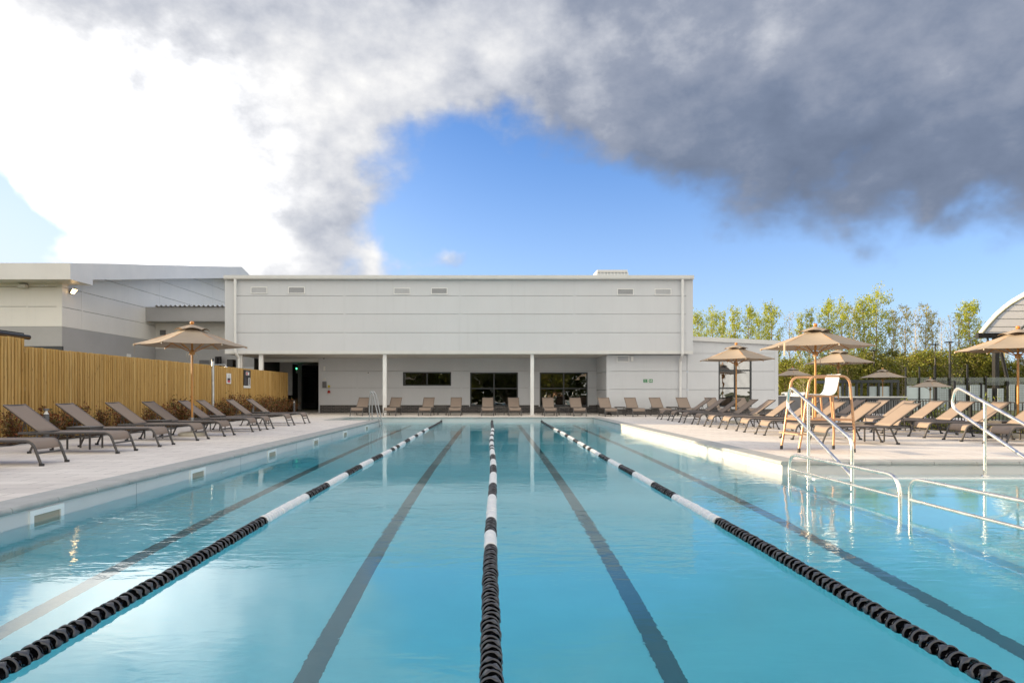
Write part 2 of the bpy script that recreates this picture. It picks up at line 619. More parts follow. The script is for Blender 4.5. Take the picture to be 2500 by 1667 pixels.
def m_leaf(name, cols, scale=1.5, trans=0.35):
    m = bpy.data.materials.new(name)
    m.use_nodes = True
    t = m.node_tree
    b = t.nodes['Principled BSDF']
    b.inputs['Roughness'].default_value = 0.5
    b.inputs['Specular IOR Level'].default_value = 0.3
    g = nd(t, 'ShaderNodeNewGeometry')
    f = g.outputs['Random Per Island']
    st = [(i / max(1, len(cols) - 1), c) for i, c in enumerate(cols)]
    c = ramp(t, f, st)
    t.links.new(c, b.inputs['Base Color'])
    tr = nd(t, 'ShaderNodeBsdfTranslucent')
    t.links.new(c, tr.inputs['Color'])
    mx = nd(t, 'ShaderNodeMixShader')
    mx.inputs[0].default_value = trans
    t.links.new(b.outputs[0], mx.inputs[1])
    t.links.new(tr.outputs[0], mx.inputs[2])
    t.links.new(mx.outputs[0], t.nodes['Material Output'].inputs['Surface'])
    return m


M['leaf_spring'] = m_leaf('spring_leaves', [(0.31, 0.38, 0.05), (0.50, 0.51, 0.05), (0.38, 0.45, 0.05), (0.57, 0.53, 0.06), (0.23, 0.33, 0.06)], trans=0.42)
M['leaf_pale'] = m_leaf('pale_buds', [(0.46, 0.38, 0.12), (0.50, 0.46, 0.10), (0.38, 0.40, 0.10), (0.52, 0.40, 0.17)], trans=0.42)
M['leaf_dark'] = m_leaf('woodland_leaves', [(0.09, 0.11, 0.02), (0.16, 0.17, 0.025), (0.20, 0.18, 0.03), (0.11, 0.13, 0.03)], trans=0.2)
M['leaf_olive'] = m_leaf('olive_leaves', [(0.16, 0.21, 0.03), (0.26, 0.28, 0.03), (0.19, 0.15, 0.05), (0.31, 0.32, 0.04)], trans=0.25)
M['leaf_red'] = m_leaf('red_tip_leaves', [(0.07, 0.085, 0.025), (0.20, 0.055, 0.03), (0.11, 0.10, 0.03), (0.30, 0.09, 0.04), (0.10, 0.115, 0.03), (0.24, 0.07, 0.03), (0.17, 0.14, 0.04)], trans=0.15)
M['leaf_lime'] = m_leaf('fresh_shrub_leaves', [(0.14, 0.20, 0.03), (0.22, 0.26, 0.03), (0.30, 0.30, 0.05)], trans=0.3)


def m_pave(name):
    m = pbr(name, (0.60, 0.545, 0.50), 0.72, spec=0.3)
    t = m.node_tree
    b = t.nodes['Principled BSDF']
    co = nd(t, 'ShaderNodeTexCoord').outputs['Object']
    br = nd(t, 'ShaderNodeTexBrick')
    t.links.new(co, br.inputs['Vector'])
    br.inputs['Scale'].default_value = 1.0
    br.inputs['Brick Width'].default_value = 0.6
    br.inputs['Row Height'].default_value = 0.3
    br.inputs['Mortar Size'].default_value = 0.006
    br.inputs['Mortar Smooth'].default_value = 0.3
    br.inputs['Bias'].default_value = 0.0
    br.inputs['Color1'].default_value = (0.76, 0.69, 0.63, 1)
    br.inputs['Color2'].default_value = (0.85, 0.78, 0.715, 1)
    br.inputs['Mortar'].default_value = (0.36, 0.325, 0.29, 1)
    f = noise(t, co, 1.3, 6, 0.62)
    c = mixc(t, sstep(t, f, 0.35, 0.75), br.outputs['Color'], mixc(t, 0.12, br.outputs['Color'], (0.45, 0.40, 0.36)))
    f2 = noise(t, co, 26, 3, 0.6)
    c = mixc(t, mth(t, 'MULTIPLY', sstep(t, f2, 0.45, 0.8), 0.20), c, (0.40, 0.36, 0.32))
    # footmarks and dried splashes, each with a shape of its own
    sp = noise(t, vmth(t, 'MULTIPLY', co, (1.0, 0.55, 1.0)), 0.9, 3, 0.55, 0.6)
    c = mixc(t, mth(t, 'MULTIPLY', sstep(t, sp, 0.58, 0.66), 0.16), c, (0.34, 0.31, 0.29))
    t.links.new(c, b.inputs['Base Color'])
    bn = nd(t, 'ShaderNodeBump')
    bn.inputs['Strength'].default_value = 0.25
    bn.inputs['Distance'].default_value = 0.004
    t.links.new(mth(t, 'SUBTRACT', f2, mth(t, 'MULTIPLY', br.outputs['Fac'], 1.2)), bn.inputs['Height'])
    t.links.new(bn.outputs[0], b.inputs['Normal'])
    return m


M['pave'] = m_pave('pale_paving')
M['coping'] = pbr('coping_stone', (0.42, 0.42, 0.40), 0.6, var=0.10, vscale=5, bump=0.3, bscale=60)
M['liner'] = pbr('pool_liner', (0.66, 0.655, 0.645), 0.5, var=0.035, vscale=1.2)
M['pool_floor'] = pbr('pool_floor_blue', (0.76, 0.87, 0.90), 0.5, var=0.035, vscale=1.2)
M['lane'] = pbr('lane_marking_black', (0.18, 0.205, 0.22), 0.55)
M['float_grey'] = pbr('float_grey_plastic', (0.075, 0.073, 0.078), 0.32, var=0.1, vscale=20)
M['float_black'] = pbr('float_black_plastic', (0.008, 0.008, 0.010), 0.12)
M['float_white'] = pbr('float_white_plastic', (0.80, 0.80, 0.80), 0.4)


def m_brick(name):
    m = pbr(name, (0.06, 0.06, 0.065), 0.8)
    t = m.node_tree
    b = t.nodes['Principled BSDF']
    co = nd(t, 'ShaderNodeTexCoord').outputs['Object']
    sx = nd(t, 'ShaderNodeSeparateXYZ')
    t.links.new(co, sx.inputs[0])
    cb = nd(t, 'ShaderNodeCombineXYZ')
    t.links.new(mth(t, 'ADD', sx.outputs[0], sx.outputs[1]), cb.inputs[0])
    t.links.new(sx.outputs[2], cb.inputs[1])
    br = nd(t, 'ShaderNodeTexBrick')
    t.links.new(cb.outputs[0], br.inputs['Vector'])
    br.inputs['Scale'].default_value = 1.0
    br.inputs['Brick Width'].default_value = 0.225
    br.inputs['Row Height'].default_value = 0.075
    br.inputs['Mortar Size'].default_value = 0.008
    br.inputs['Color1'].default_value = (0.045, 0.045, 0.05, 1)
    br.inputs['Color2'].default_value = (0.10, 0.09, 0.085, 1)
    br.inputs['Mortar'].default_value = (0.20, 0.19, 0.18, 1)
    t.links.new(br.outputs['Color'], b.inputs['Base Color'])
    return m


M['brick'] = m_brick('dark_brick')


def m_fence(name, pitch):
    m = pbr(name, (0.42, 0.25, 0.07), 0.65, spec=0.3)
    t = m.node_tree
    b = t.nodes['Principled BSDF']
    co = nd(t, 'ShaderNodeTexCoord').outputs['Object']
    sx = nd(t, 'ShaderNodeSeparateXYZ')
    t.links.new(co, sx.inputs[0])
    idx = mth(t, 'FLOOR', mth(t, 'DIVIDE', sx.outputs[1], pitch))
    wn = nd(t, 'ShaderNodeTexWhiteNoise', noise_dimensions='1D')
    t.links.new(idx, wn.inputs['W'])
    c = ramp(t, wn.outputs['Value'], [(0.0, (0.47, 0.28, 0.085)), (0.35, (0.58, 0.37, 0.13)), (0.7, (0.52, 0.31, 0.09)), (1.0, (0.62, 0.42, 0.17))])
    off = nd(t, 'ShaderNodeCombineXYZ')
    t.links.new(mth(t, 'MULTIPLY', wn.outputs['Value'], 40), off.inputs[2])
    gv = vmth(t, 'ADD', vmth(t, 'MULTIPLY', co, (14, 14, 0.7)), off.outputs[0])
    g = noise(t, gv, 2.0, 6, 0.65, 0.4)
    c = mixc(t, mth(t, 'MULTIPLY', sstep(t, g, 0.45, 0.72), 0.55), c, (0.24, 0.125, 0.03))
    vo = nd(t, 'ShaderNodeTexVoronoi')
    vo.inputs['Scale'].default_value = 1.0
    t.links.new(vmth(t, 'ADD', vmth(t, 'MULTIPLY', co, (11.76, 11.76, 3.0)), off.outputs[0]), vo.inputs['Vector'])
    k = mth(t, 'SUBTRACT', 1.0, sstep(t, vo.outputs['Distance'], 0.05, 0.16))
    c = mixc(t, mth(t, 'MULTIPLY', k, 0.55), c, (0.13, 0.06, 0.02))
    t.links.new(c, b.inputs['Base Color'])
    bn = nd(t, 'ShaderNodeBump')
    bn.inputs['Strength'].default_value = 0.3
    bn.inputs['Distance'].default_value = 0.004
    t.links.new(g, bn.inputs['Height'])
    t.links.new(bn.outputs[0], b.inputs['Normal'])
    return m


PITCH = 0.1
M['fence'] = m_fence('pine_pickets', PITCH)
M['fence_rail'] = pbr('pine_rail', (0.36, 0.22, 0.07), 0.7, var=0.2, vscale=5)


def m_water():
    m = bpy.data.materials.new('pool_water')
    m.use_nodes = True
    t = m.node_tree
    b = t.nodes['Principled BSDF']
    b.inputs['Base Color'].default_value = (1, 1, 1, 1)
    b.inputs['Roughness'].default_value = 0.0
    b.inputs['IOR'].default_value = 1.333
    b.inputs['Transmission Weight'].default_value = 1.0
    co = nd(t, 'ShaderNodeTexCoord').outputs['Object']
    big = noise(t, vmth(t, 'MULTIPLY', co, (0.55, 0.8, 1)), 1.0, 2, 0.5, 0.3)
    small = noise(t, vmth(t, 'MULTIPLY', co, (1.7, 4.2, 1)), 2.2, 3, 0.55, 0.4)
    patch = noise(t, vmth(t, 'MULTIPLY', co, (0.10, 0.30, 1)), 1.0, 2, 0.5)
    pm = mth(t, 'MULTIPLY_ADD', sstep(t, patch, 0.42, 0.62), 0.85, 0.15)
    h = mth(t, 'MULTIPLY_ADD', mth(t, 'MULTIPLY', small, pm), 0.0062, mth(t, 'MULTIPLY', big, 0.0045))
    bn = nd(t, 'ShaderNodeBump')
    bn.inputs['Strength'].default_value = 1.0
    bn.inputs['Distance'].default_value = 1.0
    t.links.new(h, bn.inputs['Height'])
    t.links.new(bn.outputs[0], b.inputs['Normal'])
    va = nd(t, 'ShaderNodeVolumeAbsorption')
    va.inputs['Color'].default_value = (0.0, 0.91, 1.0, 1)
    va.inputs['Density'].default_value = 0.50
    t.links.new(va.outputs[0], t.nodes['Material Output'].inputs['Volume'])
    return m


M['water'] = m_water()


def m_glass(name, tint=(0.75, 0.8, 0.8), refl=1.5):
    m = bpy.data.materials.new(name)
    m.use_nodes = True
    t = m.node_tree
    t.nodes.remove(t.nodes['Principled BSDF'])
    gl = nd(t, 'ShaderNodeBsdfGlossy')
    gl.inputs['Roughness'].default_value = 0.0
    co = nd(t, 'ShaderNodeTexCoord').outputs['Object']
    bn = nd(t, 'ShaderNodeBump')
    bn.inputs['Strength'].default_value = 1.0
    bn.inputs['Distance'].default_value = 1.0
    t.links.new(mth(t, 'MULTIPLY', noise(t, co, 1.3, 2, 0.5), 0.006), bn.inputs['Height'])
    t.links.new(bn.outputs[0], gl.inputs['Normal'])
    tr = nd(t, 'ShaderNodeBsdfTransparent')
    tr.inputs['Color'].default_value = tuple(tint) + (1,)
    fr = nd(t, 'ShaderNodeFresnel')
    fr.inputs['IOR'].default_value = refl
    mx = nd(t, 'ShaderNodeMixShader')
    t.links.new(fr.outputs[0], mx.inputs[0])
    t.links.new(tr.outputs[0], mx.inputs[1])
    t.links.new(gl.outputs[0], mx.inputs[2])
    t.links.new(mx.outputs[0], t.nodes['Material Output'].inputs['Surface'])
    return m


M['glass'] = m_glass('window_glass', (0.60, 0.65, 0.65), 2.5)
M['glass_bright'] = m_glass('reflective_window_glass', (0.2, 0.22, 0.24), 5.0)
M['glass_clear'] = m_glass('clear_court_glass', (0.78, 0.84, 0.82), 1.5)

# ================================================================== ground, deck and pool
XL, XR, YN, YF = -4.18, 4.23, 2.0, 27.3     # main tank
RAX, RAY = 9.8, 9.55                         # step alcove beside the near end
LAX, LAY = -5.9, 24.6                        # recess at the far end
WZ, FZ = -0.18, -1.33                        # water level, floor level


def in_pool(x, y):
    return (XL < x < XR and YN < y < YF) or (XR <= x < RAX and YN < y < RAY) or (LAX < x <= XL and LAY < y < YF)


def cells(xs, ys, z, keep):
    b = MB()
    for i in range(len(xs) - 1):
        for j in range(len(ys) - 1):
            cx, cy = (xs[i] + xs[i + 1]) / 2, (ys[j] + ys[j + 1]) / 2
            if keep(cx, cy):
                b.add([(xs[i], ys[j], z), (xs[i + 1], ys[j], z), (xs[i + 1], ys[j + 1], z), (xs[i], ys[j + 1], z)], [(0, 1, 2, 3)])
    return b


def keep_deck(x, y):
    if in_pool(x, y):
        return False
    if x > 12.0 and y < 23.5:
        return False
    if x < -9.15 and y < 32.9:
        return False
    return True


cells([-14, -9.15, LAX, XL, XR, RAX, 12.0, 19.0], [-14, YN, RAY, 23.5, LAY, YF, 32.9, 46], 0.0, keep_deck).build('deck', M['pave'], kind='structure')
cells([-1500, -14, 19, 1500], [-600, -14, 46, 2500], -0.35, lambda x, y: not (-14 < x < 19 and -14 < y < 46)).build('ground', M['grass'], kind='structure')
cells([12.0, 19], [-14, 23.5], -0.03, lambda x, y: True).build('planting_ground', M['soil'], kind='structure')
cells([-14, -9.15], [-14, 32.9], -0.03, lambda x, y: True).build('soil_bed', M['soil'], kind='structure')
b = MB()
b.box(-9.17, -9.10, -14, 32.9, -0.12, 0.012)
b.build('kerb', M['coping'], kind='structure')

# pool shell: walls, floor, step ledge
b = MB()
pts = [(XL, YN), (RAX, YN), (RAX, RAY), (XR, RAY), (XR, YF), (LAX, YF), (LAX, LAY), (XL, LAY)]
for i in range(len(pts)):
    p, q = pts[i], pts[(i + 1) % len(pts)]
    b.add([(p[0], p[1], FZ), (p[0], p[1], -0.002), (q[0], q[1], -0.002), (q[0], q[1], FZ)], [(0, 1, 2, 3)])
b.build('pool_shell', M['liner'], kind='structure')
b = MB()
b.add([(XL, YN, FZ), (XR, YN, FZ), (XR, YF, FZ), (XL, YF, FZ)], [(0, 1, 2, 3)])
b.add([(LAX, LAY, FZ), (XL, LAY, FZ), (XL, YF, FZ), (LAX, YF, FZ)], [(0, 1, 2, 3)])
b.build('pool_floor', M['pool_floor'], kind='structure')
b = MB()
for y in (10.9, 13.4, 16.2, 19.3, 22.6, 25.4):
    b.box(XR - 0.0015, XR + 0.01, y, y + 0.012, FZ, -0.046)
for y in (4.6, 7.7, 10.9, 14.0, 17.1, 20.3):
    b.box(XL - 0.01, XL + 0.0015, y, y + 0.012, FZ, -0.046)
b.build('liner_seam', pbr('liner_seam', (0.42, 0.43, 0.44), 0.5), kind='structure')
b = MB()
b.box(XR + 0.02, RAX, YN, 8.3, FZ, -1.10)
b.box(XR + 0.02, RAX, 8.3, 8.65, FZ, -0.80)
b.box(XR + 0.02, RAX, 8.65, 9.0, FZ, -0.50)
b.box(XR + 0.20, RAX, 9.0, RAY, FZ, -0.185)
b.build('pool_steps', M['pool_floor'], kind='structure')
b = MB()
b.box(XR + 0.195, RAX, 8.975, 9.06, -0.20, -0.168)
for yy, zz in ((8.3, -0.80), (8.65, -0.50)):
    b.box(XR + 0.02, RAX, yy - 0.01, yy + 0.04, zz - 0.01, zz + 0.006)
b.box(XR + 0.01, XR + 0.06, YN, 8.28, -1.11, -1.09)
b.build('step_nosing', M['white'], kind='structure')
b = MB()
for x in (-3.14, -1.06, 1.05, 3.17):
    b.box(x - 0.07, x + 0.07, YN + 0.6, YF - 1.6, FZ - 0.01, FZ + 0.004)
    b.box(x - 0.4, x + 0.4, YF - 1.795, YF - 1.605, FZ - 0.01, FZ + 0.006)
b.build('lane_marking', M['lane'], kind='structure')
# the water is one closed body whose sides lie just inside the walls
b = MB()
e = 0.003
wp = [(XL - e, YN - e), (RAX + e, YN - e), (RAX + e, RAY + e), (XR + e, RAY + e), (XR + e, YF + e), (LAX - e, YF + e), (LAX - e, LAY - e), (XL - e, LAY - e)]
b.prism(wp, 'z', FZ - 0.004, WZ)
b.f[0], b.f[1] = b.f[0][::-1], b.f[1][::-1]
water = b.build('water', M['water'], kind='structure')
import bmesh
bm = bmesh.new()
bm.from_mesh(water.data)
bmesh.ops.remove_doubles(bm, verts=bm.verts, dist=1e-5)
bmesh.ops.recalc_face_normals(bm, faces=bm.faces)
bm.to_mesh(water.data)
bm.free()

# coping stones round the edge
b = MB()


def coping(p, q, nx, ny, w=0.34, seg=0.62):
    """stones from p to q, the outward side (away from the water) along (nx, ny)"""
    L = math.hypot(q[0] - p[0], q[1] - p[1])
    n = max(1, round(L / seg))
    ux, uy = (q[0] - p[0]) / L, (q[1] - p[1]) / L
    prof = [(-0.022, -0.045), (-0.030, -0.032), (-0.034, -0.018), (-0.030, -0.004), (-0.018, 0.008), (0.0, 0.012), (w, 0.008), (w, -0.045)]
    for i in range(n):
        a, c = L * i / n + 0.004, L * (i + 1) / n - 0.004
        vs = []
        for s_ in (a, c):
            for o, z in prof:
                vs.append((p[0] + ux * s_ + nx * o, p[1] + uy * s_ + ny * o, z))
        m_ = len(prof)
        b.add(vs, [tuple(range(m_)), tuple(range(2 * m_ - 1, m_ - 1, -1))])
        b.add(vs, [(k, m_ + k, m_ + (k + 1) % m_, (k + 1) % m_) for k in range(m_)])


coping((XL, YN), (XL, LAY + 0.03), -1, 0)
coping((XL, LAY), (LAX - 0.34, LAY), 0, -1)
coping((LAX, LAY), (LAX, YF + 0.34), -1, 0)
coping((LAX, YF), (XR + 0.34, YF), 0, 1)
coping((XR, YF), (XR, RAY - 0.03), 1, 0)
coping((XR + 0.34, RAY), (RAX + 0.34, RAY), 0, 1)
coping((RAX, RAY), (RAX, YN), 1, 0)
coping((XL - 0.34, YN), (RAX + 0.34, YN), 0, -1)
cp = b.build('pool_coping', M['coping'], kind='structure')

# skimmers in the wall by the loungers
SK = [5.91, 9.06, 12.2, 15.3, 18.4, 21.6]
SKL = ['nearest the camera', 'second from the camera', 'third from the camera', 'fourth from the camera', 'fifth from the camera', 'beside the ladder']
sk0 = None
for i, y in enumerate(SK):
    lab = 'white rectangular skimmer mouth in the pool wall below the fence loungers, ' + SKL[i]
    if sk0 is None:
        sk0 = thing('pool_skimmer', lab, 'skimmer', (XL, y, 0), 0, 'skimmers along the pool wall')
        f = MB()
        z0, z1, L, w = -0.42, -0.062, 0.47, 0.05
        f.box(0.0, 0.018, 0, L, z1 - w, z1).box(0.0, 0.018, 0, L, z0, z0 + w).box(0.0, 0.018, 0, w, z0 + w, z1 - w).box(0.0, 0.018, L - w, L, z0 + w, z1 - w)
        f.build('frame', M['liner_trim'], sk0)
        g = MB()
        g.box(0.002, 0.006, w, L - w, z0 + w, z1 - w)
        g.box(0.006, 0.012, w + 0.01, L - w - 0.01, z0 + w, -0.155)
        g.build('weir_flap', M['skim_in'], sk0)
    else:
        copy_tree(sk0, loc=(XL, y, 0), label=lab)

# ------------------------------------------------------------------ lane ropes


def float_mesh(name, ring_mat, core_mat):
    """one float: a scalloped outer band round a finned hub, axis along y, length ~0.062"""
    b = MB()
    n, r, L = 30, 0.050, 0.031
    vs, fs = [], []
    for k in range(n):
        a = 2 * math.pi * k / n
        q = max(0.0, math.cos(1.5 * (a + 0.3))) if False else max(0.0, math.cos(3 * a)) ** 2.5
        e0 = -0.013 - 0.016 * q
        e1 = 0.002 + 0.026 * q
        ca, sa = math.cos(a), math.sin(a)
        for rr, yy in ((r - 0.003, e0), (r, (e0 * 2 + e1) / 3), (r, (e0 + 2 * e1) / 3), (r - 0.003, e1), (r - 0.006, e1), (r - 0.006, e0)):
            vs.append((rr * ca, yy, rr * sa))
    for k in range(n):
        j = (k + 1) % n
        for q in range(6):
            fs.append((k * 6 + q, k * 6 + (q + 1) % 6, j * 6 + (q + 1) % 6, j * 6 + q))
    b.add(vs, fs, True, 0)
    # hub, web disc and spiral fins
    b.tube([(0, -L, 0), (0, L, 0)], 0.014, 10, 1)
    b.tube([(0, -0.004, 0), (0, 0.004, 0)], 0.0435, 20, 1)
    b.tube([(0, L - 0.006, 0), (0, L - 0.001, 0)], 0.036, 18, 1)
    for q in range(4):
        a = math.pi / 2 * q
        ca, sa = math.cos(a), math.sin(a)
        t = 0.002
        v = []
        for y, rot in ((-L + 0.004, -0.3), (L - 0.008, 0.3)):
            ca, sa = math.cos(a + rot), math.sin(a + rot)
            for rr in (0.012, 0.043):
                for s_ in (-t, t):
                    v.append((rr * ca - s_ * sa, y, rr * sa + s_ * ca))
        b.add(v, [(0, 1, 3, 2), (4, 6, 7, 5), (0, 2, 6, 4), (1, 5, 7, 3), (2, 3, 7, 6), (0, 4, 5, 1)], False, 1)
    return b


def add_mb(dst, src, off, mo):
    o = len(dst.v)
    dst.v += [(p[0] + off[0], p[1] + off[1], p[2] + off[2]) for p in src.v]
    dst.f += [[i + o for i in f] for f in src.f]
    dst.sm += src.sm
    dst.mi += [m + mo for m in src.mi]


def white_mb():
    b = MB()
    b.lathe([(0.030, -0.031), (0.046, -0.030), (0.050, -0.025), (0.050, 0.025), (0.046, 0.030), (0.030, 0.031)], 20)
    b.v = [(p[0], p[2], -p[1]) for p in b.v]
    return b


fl_black = float_mesh('f', None, None)
fl_white = white_mb()
WHITE = [(21.3, 20.1), (19.4, 18.2), (17.5, 16.3), (15.4, 14.4), (14.0, 13.7), (13.3, 12.3), (11.3, 10.35), (9.4, 8.37), (7.34, 5.95)]
RZ = WZ + 0.008
rope_labels = ['black and white lane rope crossing the water nearest the fence loungers',
               'black and white lane rope down the middle of the pool, straight below the camera',
               'black and white lane rope crossing the water nearest the lifeguard chair']
me_b = me_w = None
rnd = random.Random(4)
for ri, x in enumerate((-2.085, 0.005, 2.05)):
    t = thing('lane_rope', rope_labels[ri], 'lane rope', (x, YN, RZ), 0, 'lane ropes floating along the pool')
    cab = MB()
    cab.tube([(0, 0, 0), (0, YF - YN - 0.55, 0), (0, YF - YN - 0.25, 0.055), (0, YF - YN, 0.10)], 0.006, 8)
    cab.build('cable', M['rubber'], t)
    far = MB()
    farw = MB()
    y, i = 2.15, 0
    whites = WHITE + ([(5.4, 4.95)] if ri == 1 else [(6.3, 6.2)])
    while y < YF - 0.35:
        isw = any(a_ >= y >= b_ for a_, b_ in whites)
        sx, sz = 0.016 * math.sin(y * 0.55 + ri * 2.1) * min(1, (YF - y) / 3) + rnd.uniform(-0.004, 0.004), 0.004 * math.sin(y * 1.3 + ri) + rnd.uniform(-0.003, 0.003)
        rise = max(0, (y - (YF - 0.6)) / 0.35) * 0.04
        if i < 100:
            if isw:
                if me_w is None:
                    o = fl_white.build('rope_float', M['float_white'], t)
                    me_w = o.data
                else:
                    o = bpy.data.objects.new('rope_float', me_w)
                    COL.objects.link(o)
                    o.parent = t
                o['label'] = 'white float'
            else:
                if me_b is None:
                    o = fl_black.build('rope_float', [M['float_grey'], M['float_black']], t)
                    me_b = o.data
                else:
                    o = bpy.data.objects.new('rope_float', me_b)
                    COL.objects.link(o)
                    o.parent = t
            o.location = (sx, y - YN, sz)
            o.rotation_euler = (0, i * 1.05 + rnd.uniform(-0.25, 0.25), 0)
        else:
            add_mb(far, fl_white if isw else fl_black, (sx, y - YN, sz + rise), 2 if isw else 0)
        y += 0.0655
        i += 1
    far.build('distant_floats', [M['float_grey'], M['float_black'], M['float_white']], t, kind='stuff')

# ================================================================== fence along the loungers
FX = -10.2


def picket_fence(name, label, y0, y1, h, x=FX, base=-0.05):
    t = thing(name, label, 'fence', (x, y0, 0))
    rr = random.Random(int(y0 * 10))
    b = MB()
    n = int((y1 - y0) / PITCH)
    for i in range(n):
        a = i * PITCH + 0.015
        w = PITCH - 0.030 - rr.uniform(0, 0.008)
        d = rr.uniform(-0.004, 0.004) + (0.006 if i % 2 else 0)
        top = h + rr.uniform(-0.006, 0.006)
        # eased front edges
        c = 0.012
        b.prism([(-0.015, a), (0.012 + d, a), (0.012 + d + c, a + c), (0.012 + d + c, a + w - c), (0.012 + d, a + w), (-0.015, a + w)], 'z', base, top)
    b.box(-0.072, -0.052, 0, n * PITCH, base, h - 0.012)
    b.build('pickets', M['fence'], t)
    b = MB()
    for z in (0.35, 1.05, h - 0.3):
        b.box(-0.05, -0.016, 0, y1 - y0, z, z + 0.09)
    b.build('rail', M['fence_rail'], t)
    k = 0.0
    while k < y1 - y0:
        MB().box(-0.175, -0.076, k, k + 0.1, base, h - 0.04).build('post', M['fence_rail'], t)
        k += 2.4
    return t


picket_fence('wooden_fence', 'long golden vertical picket fence behind the row of loungers', 14.3, 32.8, 2.02)
picket_fence('wooden_fence', 'taller end section of golden picket fence stepping up beside the dark roof edge', 2.0, 14.27, 2.19, FX + 0.06)

# signs on the fence
sx = FX + 0.040
t = thing('fence_sign', 'small white notice with black and pink blocks on the wooden fence', 'sign', (sx, 25.07, 1.37))
MB().box(0, 0.012, 0, 0.43, 0, 0.40).build('panel', M['sign_white'], t)
MB().box(0.0125, 0.015, 0.09, 0.34, 0.13, 0.215).build('black_block', M['sign_dark'], t)
MB().box(0.0125, 0.015, 0.09, 0.34, 0.05, 0.128).build('pink_block', M['sign_pink'], t)
b = MB()
b.tube([(0.014, 0.23, 0.36), (0.014, 0.20, 0.31), (0.014, 0.235, 0.27), (0.014, 0.21, 0.235)], 0.010, 6)
b.build('pictogram', M['sign_grey'], t)
t = thing('fence_sign', 'tall charcoal notice board with white foot strip on the wooden fence', 'sign', (sx, 26.8, 1.22))
MB().box(0, 0.012, 0, 0.76, 0.10, 0.745).build('panel', M['sign_dark'], t)
MB().box(0, 0.013, 0, 0.76, 0, 0.098).build('foot_strip', M['sign_white'], t)
MB().box(0.0125, 0.015, 0.23, 0.40, 0.53, 0.66).box(0.0125, 0.0145, 0.42, 0.60, 0.53, 0.66).build('notice_block', M['sign_white'], t)
MB().box(0.0155, 0.018, 0.27, 0.41, 0.55, 0.645).build('red_block', M['sign_pink'], t)
MB().box(0.0125, 0.015, 0.50, 0.73, 0.115, 0.42).build('depth_table', M['sign_white'], t)
MB().box(0.0155, 0.017, 0.55, 0.68, 0.14, 0.395).build('table_grid', M['sign_grey'], t)
b = MB()
for k in range(6):
    b.box(0.0125, 0.0145, 0.10, 0.40 - 0.03 * (k % 3), 0.17 + k * 0.045, 0.178 + k * 0.045)
b.box(0.0125, 0.0145, 0.23, 0.58, 0.69, 0.715)
b.build('ruled_lines', M['sign_grey'], t)

# outdoor shower post
t = thing('shower_post', 'galvanised outdoor shower post with side arm against the wooden fence', 'shower', (-9.75, 22.9, 0))
MB().tube([(0, 0, 0), (0, 0, 2.12)], 0.045, 12).build('post', M['galv'], t)
b = MB()
b.tube(fillet([(0, 0, 2.0), (0.42, 0, 2.0), (0.46, 0, 1.94)], 0.03), 0.014, 8)
b.build('arm', M['galv'], t)
MB().lathe([(0.02, 0), (0.06, -0.02), (0.06, -0.03)][::-1], 14, (0.46, 0, 1.94)).build('shower_head', M['steel'], t)
MB().lathe([(0.05, 0), (0.05, 0.08), (0.02, 0.10)], 12, (0, 0, 2.12)).build('cap', M['dkframe'], t)

# bollard lights
bol = None
for i, (y, lab) in enumerate(((13.85, 'short grey bollard light behind the nearest lounger backs, by the tall fence section'),
                              (20.6, 'short grey bollard light beside the umbrella pole near the fence'),
                              (25.8, 'short grey bollard light behind the last lounger backs'),
                              (31.2, 'short grey bollard light at the end of the red shrubs by the passage'))):
    if bol is None:
        bol = thing('bollard_light', lab, 'bollard', (-9.42, y, 0), 0, 'bollard lights in the planting bed')
        MB().lathe([(0.055, -0.03), (0.055, 0.56)], 18).build('post', M['bollard'], bol)
        MB().lathe([(0.02, 0.56), (0.02, 0.64)], 10).lathe([(0.052, 0.561), (0.030, 0.60), (0.022, 0.64)], 18).build('lens', M['lens'], bol)
        MB().lathe([(0.055, 0.64), (0.056, 0.67), (0.05, 0.68)], 18).build('cap', M['bollard'], bol)
    else:
        copy_tree(bol, loc=(-9.42, y, 0), label=lab)


# ------------------------------------------------------------------ plants
def leaf_quads(b, c, size, rr, aspect=0.5, mi=0):
    d = Vector((rr.gauss(0, 1), rr.gauss(0, 1), rr.gauss(0.3, 1))).normalized()
    a = Vector((rr.gauss(0, 1), rr.gauss(0, 1), rr.gauss(0, 1)))
    w = d.cross(a)
    if w.length < 1e-4:
        return
    w.normalize()
    l = size * rr.uniform(0.7, 1.3)
    w = w * (l * aspect * 0.5)
    c = Vector(c)
    p0, p1, p2, p3 = c, c + d * l * 0.45 + w, c + d * l, c + d * l * 0.45 - w
    b.add([p0, p1, p2, p3], [(0, 1, 2, 3)], False, mi)


def shrub_parts(seed, h, r, nst, nleaf, size):
    rr = random.Random(seed)
    st, lf = MB(), MB()
    for i in range(nst):
        a = rr.uniform(0, 6.28)
        hh = h * rr.uniform(0.55, 1.0)
        sp = r * rr.uniform(0.2, 1.0)
        p0 = Vector((rr.uniform(-.05, .05), rr.uniform(-.05, .05), 0))
        p2 = Vector((math.cos(a) * sp, math.sin(a) * sp, hh))
        p1 = p0 * 0.4 + p2 * 0.6 + Vector((0, 0, -hh * 0.12 + 0.02))
        pts = [p0, p0.lerp(p1, .5), p1, p2]
        st.tube(pts, [0.007, 0.006, 0.005, 0.002], 4, caps=False)
        for k in range(nleaf // nst):
            t = rr.uniform(0.25, 1.02)
            q = (p0.lerp(p1, t / .6) if t < .6 else p1.lerp(p2, (t - .6) / .4))
            q = q + Vector((rr.gauss(0, .035), rr.gauss(0, .035), rr.gauss(0, .03)))
            leaf_quads(lf, q, size, rr, 0.42)
    return st, lf


